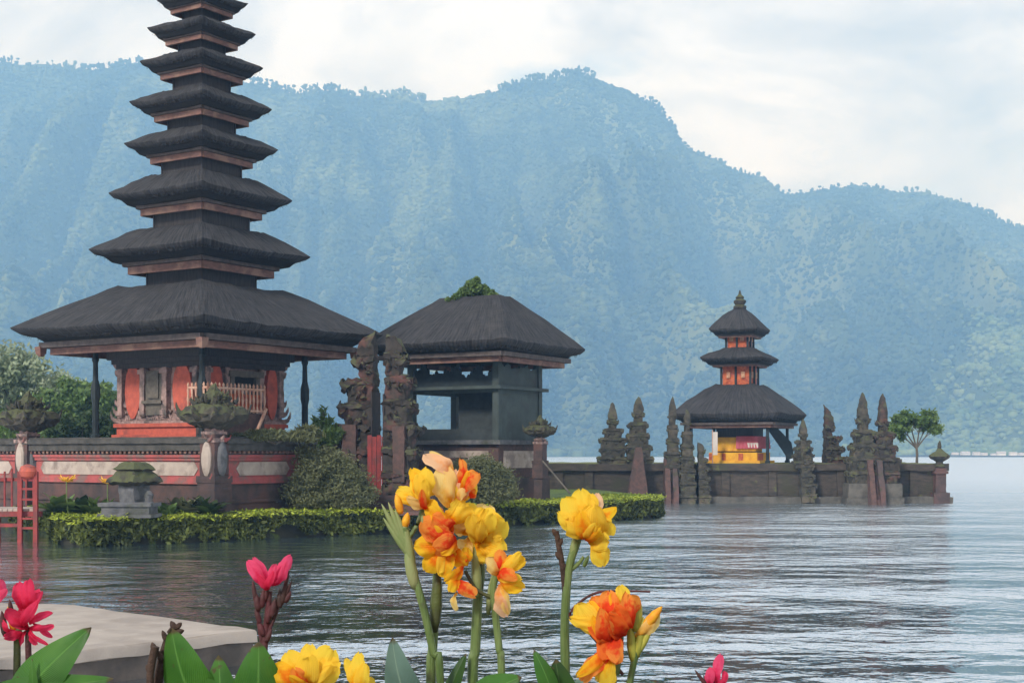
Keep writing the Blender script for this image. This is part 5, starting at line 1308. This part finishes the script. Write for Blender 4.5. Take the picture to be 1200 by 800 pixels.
# B
t = canna('single tall yellow canna with a bare seed spike, right of the cluster', 664, .08)
stem(t, [(663, 810), (662, 740), (664, 690), (668, 660), (676, 636), (682, 618)], 6.5, 4.5, dy=.08)
stem(t, [(663, 700), (660, 668), (655, 640), (652, 622)], 4, 3, 'dry', name='seed_spike', dy=.08, ground=False)
for a, b_ in (((657, 655), (651, 646)), ((658, 668), (664, 660)), ((654, 640), (659, 630)), ((653, 628), (647, 619))): bud(t, a, b_, 7, 'dry', .08, name='seed_pod')
bud(t, (670, 655), (676, 622), 10, 'pale_bud', .08); bud(t, (684, 664), (690, 650), 6, 'stem', .08)
stem(t, [(668, 668), (678, 660), (684, 652)], 3, 2, 'stem', name='flower_stalk', dy=.08, ground=False)
bloom(t, [(684, 628, 662, 586, 30, 'y', -.02), (686, 625, 684, 575, 30, 'y', -.01), (682, 630, 668, 610, 24, 'y', -.04), (688, 625, 699, 578, 22, 'p', .01), (690, 630, 717, 592, 18, 'o', -.01), (690, 634, 716, 614, 32, 'y', -.03), (690, 634, 702, 598, 32, 'y', -.05), (692, 638, 710, 634, 24, 'y', -.04), (694, 632, 706, 661, 24, 'y', -.03), (686, 632, 680, 606, 20, 'o', -.06), (690, 630, 700, 622, 20, 'o', -.07)], 131, dy=.06)
leaf(t, (672, 850), (652, 770), 44, 'canna_leaf_dark', .05, .02, .15, .3, 12)
leaf(t, (652, 830), (624, 760), 24, 'canna_leaf', .0, -.02, .15, -.3, 13)
fixparent(t)
# C
t = canna('dense orange and yellow canna head at the bottom, right of the tall stem', 722)
stem(t, [(716, 830), (720, 790), (724, 760), (726, 735)], 7, 6)
stem(t, [(735, 815), (742, 780), (750, 745)], 4, 4, name='flower_stalk', ground=False)
stem(t, [(730, 790), (690, 740), (668, 722), (680, 705), (700, 694), (730, 692), (762, 693)], 2.2, 1.2, 'stem_red', name='bare_tendril', dy=.06, ground=False)
for b_, tp, w in (((742, 775), (738, 728), 12), ((746, 770), (754, 722), 11), ((748, 765), (766, 728), 9)): bud(t, b_, tp, w, 'g')
bud(t, (744, 740), (748, 698), 15, 'g'); bud(t, (752, 738), (776, 710), 13, 'y')
bloom(t, [(720, 742, 676, 712, 30, 'y', -.02), (718, 735, 697, 700, 26, 'r', -.01), (722, 730, 712, 696, 26, 'r', -.03), (728, 728, 729, 686, 20, 'y', 0), (732, 735, 738, 700, 34, 'r', -.04), (730, 740, 726, 716, 28, 'R', -.06), (722, 748, 696, 738, 26, 'R', -.05), (722, 745, 710, 768, 34, 'R', -.05), (728, 745, 716, 726, 24, 'R', -.07), (718, 755, 682, 796, 24, 'r', -.02), (722, 760, 703, 805, 24, 'y', -.03), (740, 745, 774, 718, 18, 'w', .01), (712, 752, 704, 720, 20, 'r', -.07)], 171)
fixparent(t)
# D, D2
t = canna('low yellow canna bloom at the bottom edge beside the pink one', 358)
stem(t, [(356, 850), (356, 815), (358, 798)], 6, 5)
bloom(t, [(358, 802, 321, 783, 26, 'o', -.02), (358, 800, 338, 764, 28, 'y', -.01), (360, 800, 360, 756, 26, 'y', .0), (362, 800, 387, 763, 36, 'y', -.02), (364, 802, 394, 786, 28, 'y', -.04), (358, 802, 345, 790, 20, 'r', -.06), (360, 800, 362, 776, 30, 'y', -.06)], 211)
fixparent(t)
t = canna('tiny yellow canna bud tip at the bottom edge', 420)
stem(t, [(421, 850), (420, 820), (420, 806)], 4, 4)
bloom(t, [(420, 812, 416, 768, 22, 'y', -.02), (422, 812, 436, 794, 14, 'y', 0), (421, 812, 424, 780, 18, 'y', -.04)], 231)
fixparent(t)
# E
t = canna('crimson canna in the lower left corner with a pointed green leaf', 30)
stem(t, [(22, 850), (20, 800), (20, 760), (20, 745)], 5, 4, 'stem_dark')
stem(t, [(34, 830), (34, 790), (33, 755), (33, 735)], 4, 3.4, 'stem_red', name='flower_stalk', ground=False)
bloom(t, [(32, 718, 22, 685, 17, 'k', -.02), (32, 716, 46, 697, 13, 'k', -.03), (32, 718, 33, 684, 16, 'k', -.04), (34, 718, 18, 700, 12, 'k', .01), (34, 718, 42, 690, 12, 'k', .0)], 251)
bloom(t, [(34, 738, 10, 714, 17, 'k', -.03), (34, 738, 27, 712, 16, 'k', -.02), (34, 736, 60, 734, 10, 'k', -.02), (36, 732, 54, 758, 6, 'k', -.03), (34, 738, 42, 754, 9, 'k', -.01), (30, 740, 6, 748, 12, 'k', -.02), (34, 730, 57, 720, 9, 'k', -.03), (20, 742, 0, 728, 11, 'k', -.01), (36, 730, 61, 745, 7, 'k', .0), (34, 736, 20, 757, 8, 'k', .0), (30, 736, 38, 706, 13, 'k', -.05)], 267)
bud(t, (18, 748), (9, 710), 7, 'y'); bud(t, (22, 750), (22, 726), 8, 'w'); bud(t, (14, 720), (11, 702), 6, 'stem_red'); bud(t, (6, 745), (2, 715), 9, 'stem_red')
leaf(t, (0, 850), (110, 734), 56, 'canna_leaf', 0, -.04, .12, .2, 21)
leaf(t, (-20, 812), (135, 794), 30, 'canna_leaf', -.02, -.05, .08, .0, 22)
leaf(t, (42, 840), (38, 770), 12, 'canna_leaf', -.06, -.06, .05, .0, 23)
fixparent(t)
t = canna('sliver of a pink flower at the left edge above the crimson canna', -6, -.05)
stem(t, [(-14, 840), (-10, 760), (-6, 710)], 4, 3, 'stem_red', dy=-.05)
bloom(t, [(-6, 705, 4, 680, 16, 'm', 0), (-6, 706, -16, 684, 18, 'm', -.02), (-4, 706, 6, 694, 10, 'm', -.03)], 281, dy=-.05)
fixparent(t)
# F pink with dark buds
t = canna('pink canna with dark red seed buds above the corner of the concrete slab', 312, .05)
stem(t, [(306, 850), (308, 790), (311, 745), (314, 715), (316, 692)], 5, 3.5, 'stem_red', dy=.05)
stem(t, [(311, 748), (322, 722), (330, 700)], 2.6, 2, 'stem_red', name='flower_stalk', dy=.05, ground=False)
stem(t, [(308, 760), (303, 728), (303, 708)], 2.6, 2, 'stem_red', name='flower_stalk', dy=.05, ground=False)
bloom(t, [(316, 688, 289, 660, 15, 'm', -.02), (316, 688, 300, 652, 13, 'm', 0), (318, 686, 322, 664, 10, 'm', -.03), (318, 684, 341, 653, 15, 'm', .0), (315, 690, 304, 678, 11, 'k', -.04), (320, 686, 334, 662, 11, 'm', -.03), (314, 690, 296, 672, 9, 'k', 0), (318, 690, 316, 672, 9, 'k', -.05)], 301, dy=.05)
for a, b_, w in (((332, 694), (339, 668), 5), ((334, 700), (342, 680), 5), ((330, 704), (337, 690), 5), ((300, 706), (296, 680), 6), ((311, 704), (314, 682), 6)): bud(t, a, b_, w, 'stem_red', .045)
for a, b_, w in (((330, 708), (336, 680), 8), ((328, 712), (328, 690), 8), ((334, 706), (341, 692), 7), ((303, 716), (300, 694), 9), ((307, 712), (309, 690), 8), ((305, 730), (299, 712), 7), ((318, 724), (323, 700), 9), ((313, 730), (317, 708), 8), ((309, 745), (304, 728), 8), ((312, 752), (318, 736), 7)): bud(t, a, b_, w, 'stem_red', .045)
leaf(t, (300, 860), (303, 750), 62, 'canna_leaf', .02, -.02, .12, -.25, 31)
fixparent(t)
# dead stalk and the big leaves beside it
t = canna('dark withered canna stalk beside a broad green leaf', 188, .03)
stem(t, [(182, 850), (186, 795), (192, 765), (200, 742), (208, 734)], 6, 5, 'dry', dy=.03)
stem(t, [(176, 860), (176, 790), (182, 757)], 4, 5, 'dry', name='dry_shoot', dy=.0, ground=False)
for a, b_, w in (((196, 752), (190, 738), 7), ((204, 742), (216, 738), 8), ((206, 738), (200, 727), 8), ((200, 748), (210, 752), 7), ((182, 764), (178, 752), 8), ((178, 790), (171, 778), 7), ((190, 775), (186, 762), 8), ((206, 736), (213, 729), 7)): bud(t, a, b_, w, 'dry', .02, name='withered_pod')
fixparent(t)
t = canna('broad upright green canna leaf behind the withered stalk', 235, .06, 'leaf plant')
stem(t, [(246, 880), (246, 850), (245, 830)], 5, 4, dy=.06)
leaf(t, (252, 858), (204, 733), 74, 'canna_leaf', .06, .0, .14, .35, 41); leaf(t, (262, 870), (256, 766), 44, 'canna_leaf', .02, .0, .12, -.2, 42)
fixparent(t)
t = canna('tiny magenta flower tip at the bottom edge, far right', 838)
stem(t, [(842, 850), (840, 815), (838, 795)], 4, 3, 'stem_red'); bloom(t, [(838, 805, 846, 768, 13, 'm', 0), (836, 805, 832, 784, 12, 'm', -.02), (842, 806, 850, 788, 10, 'k', -.01)], 331)
bud(t, (830, 806), (814, 784), 5, 'stem_red'); bud(t, (834, 808), (824, 790), 5, 'stem_red')
fixparent(t)
t = canna('low pale leaves at the bottom edge under the dense orange head', 640, .1, 'leaf plant')
stem(t, [(640, 880), (640, 840)], 5, 4, dy=.1)
leaf(t, (640, 860), (690, 792), 40, 'canna_leaf_blue', .1, .08, .1, .5, 51); leaf(t, (600, 850), (560, 800), 36, 'canna_leaf', .1, .05, .1, .2, 52); leaf(t, (740, 860), (770, 795), 34, 'canna_leaf_blue', .1, .05, .1, .4, 53)
fixparent(t)
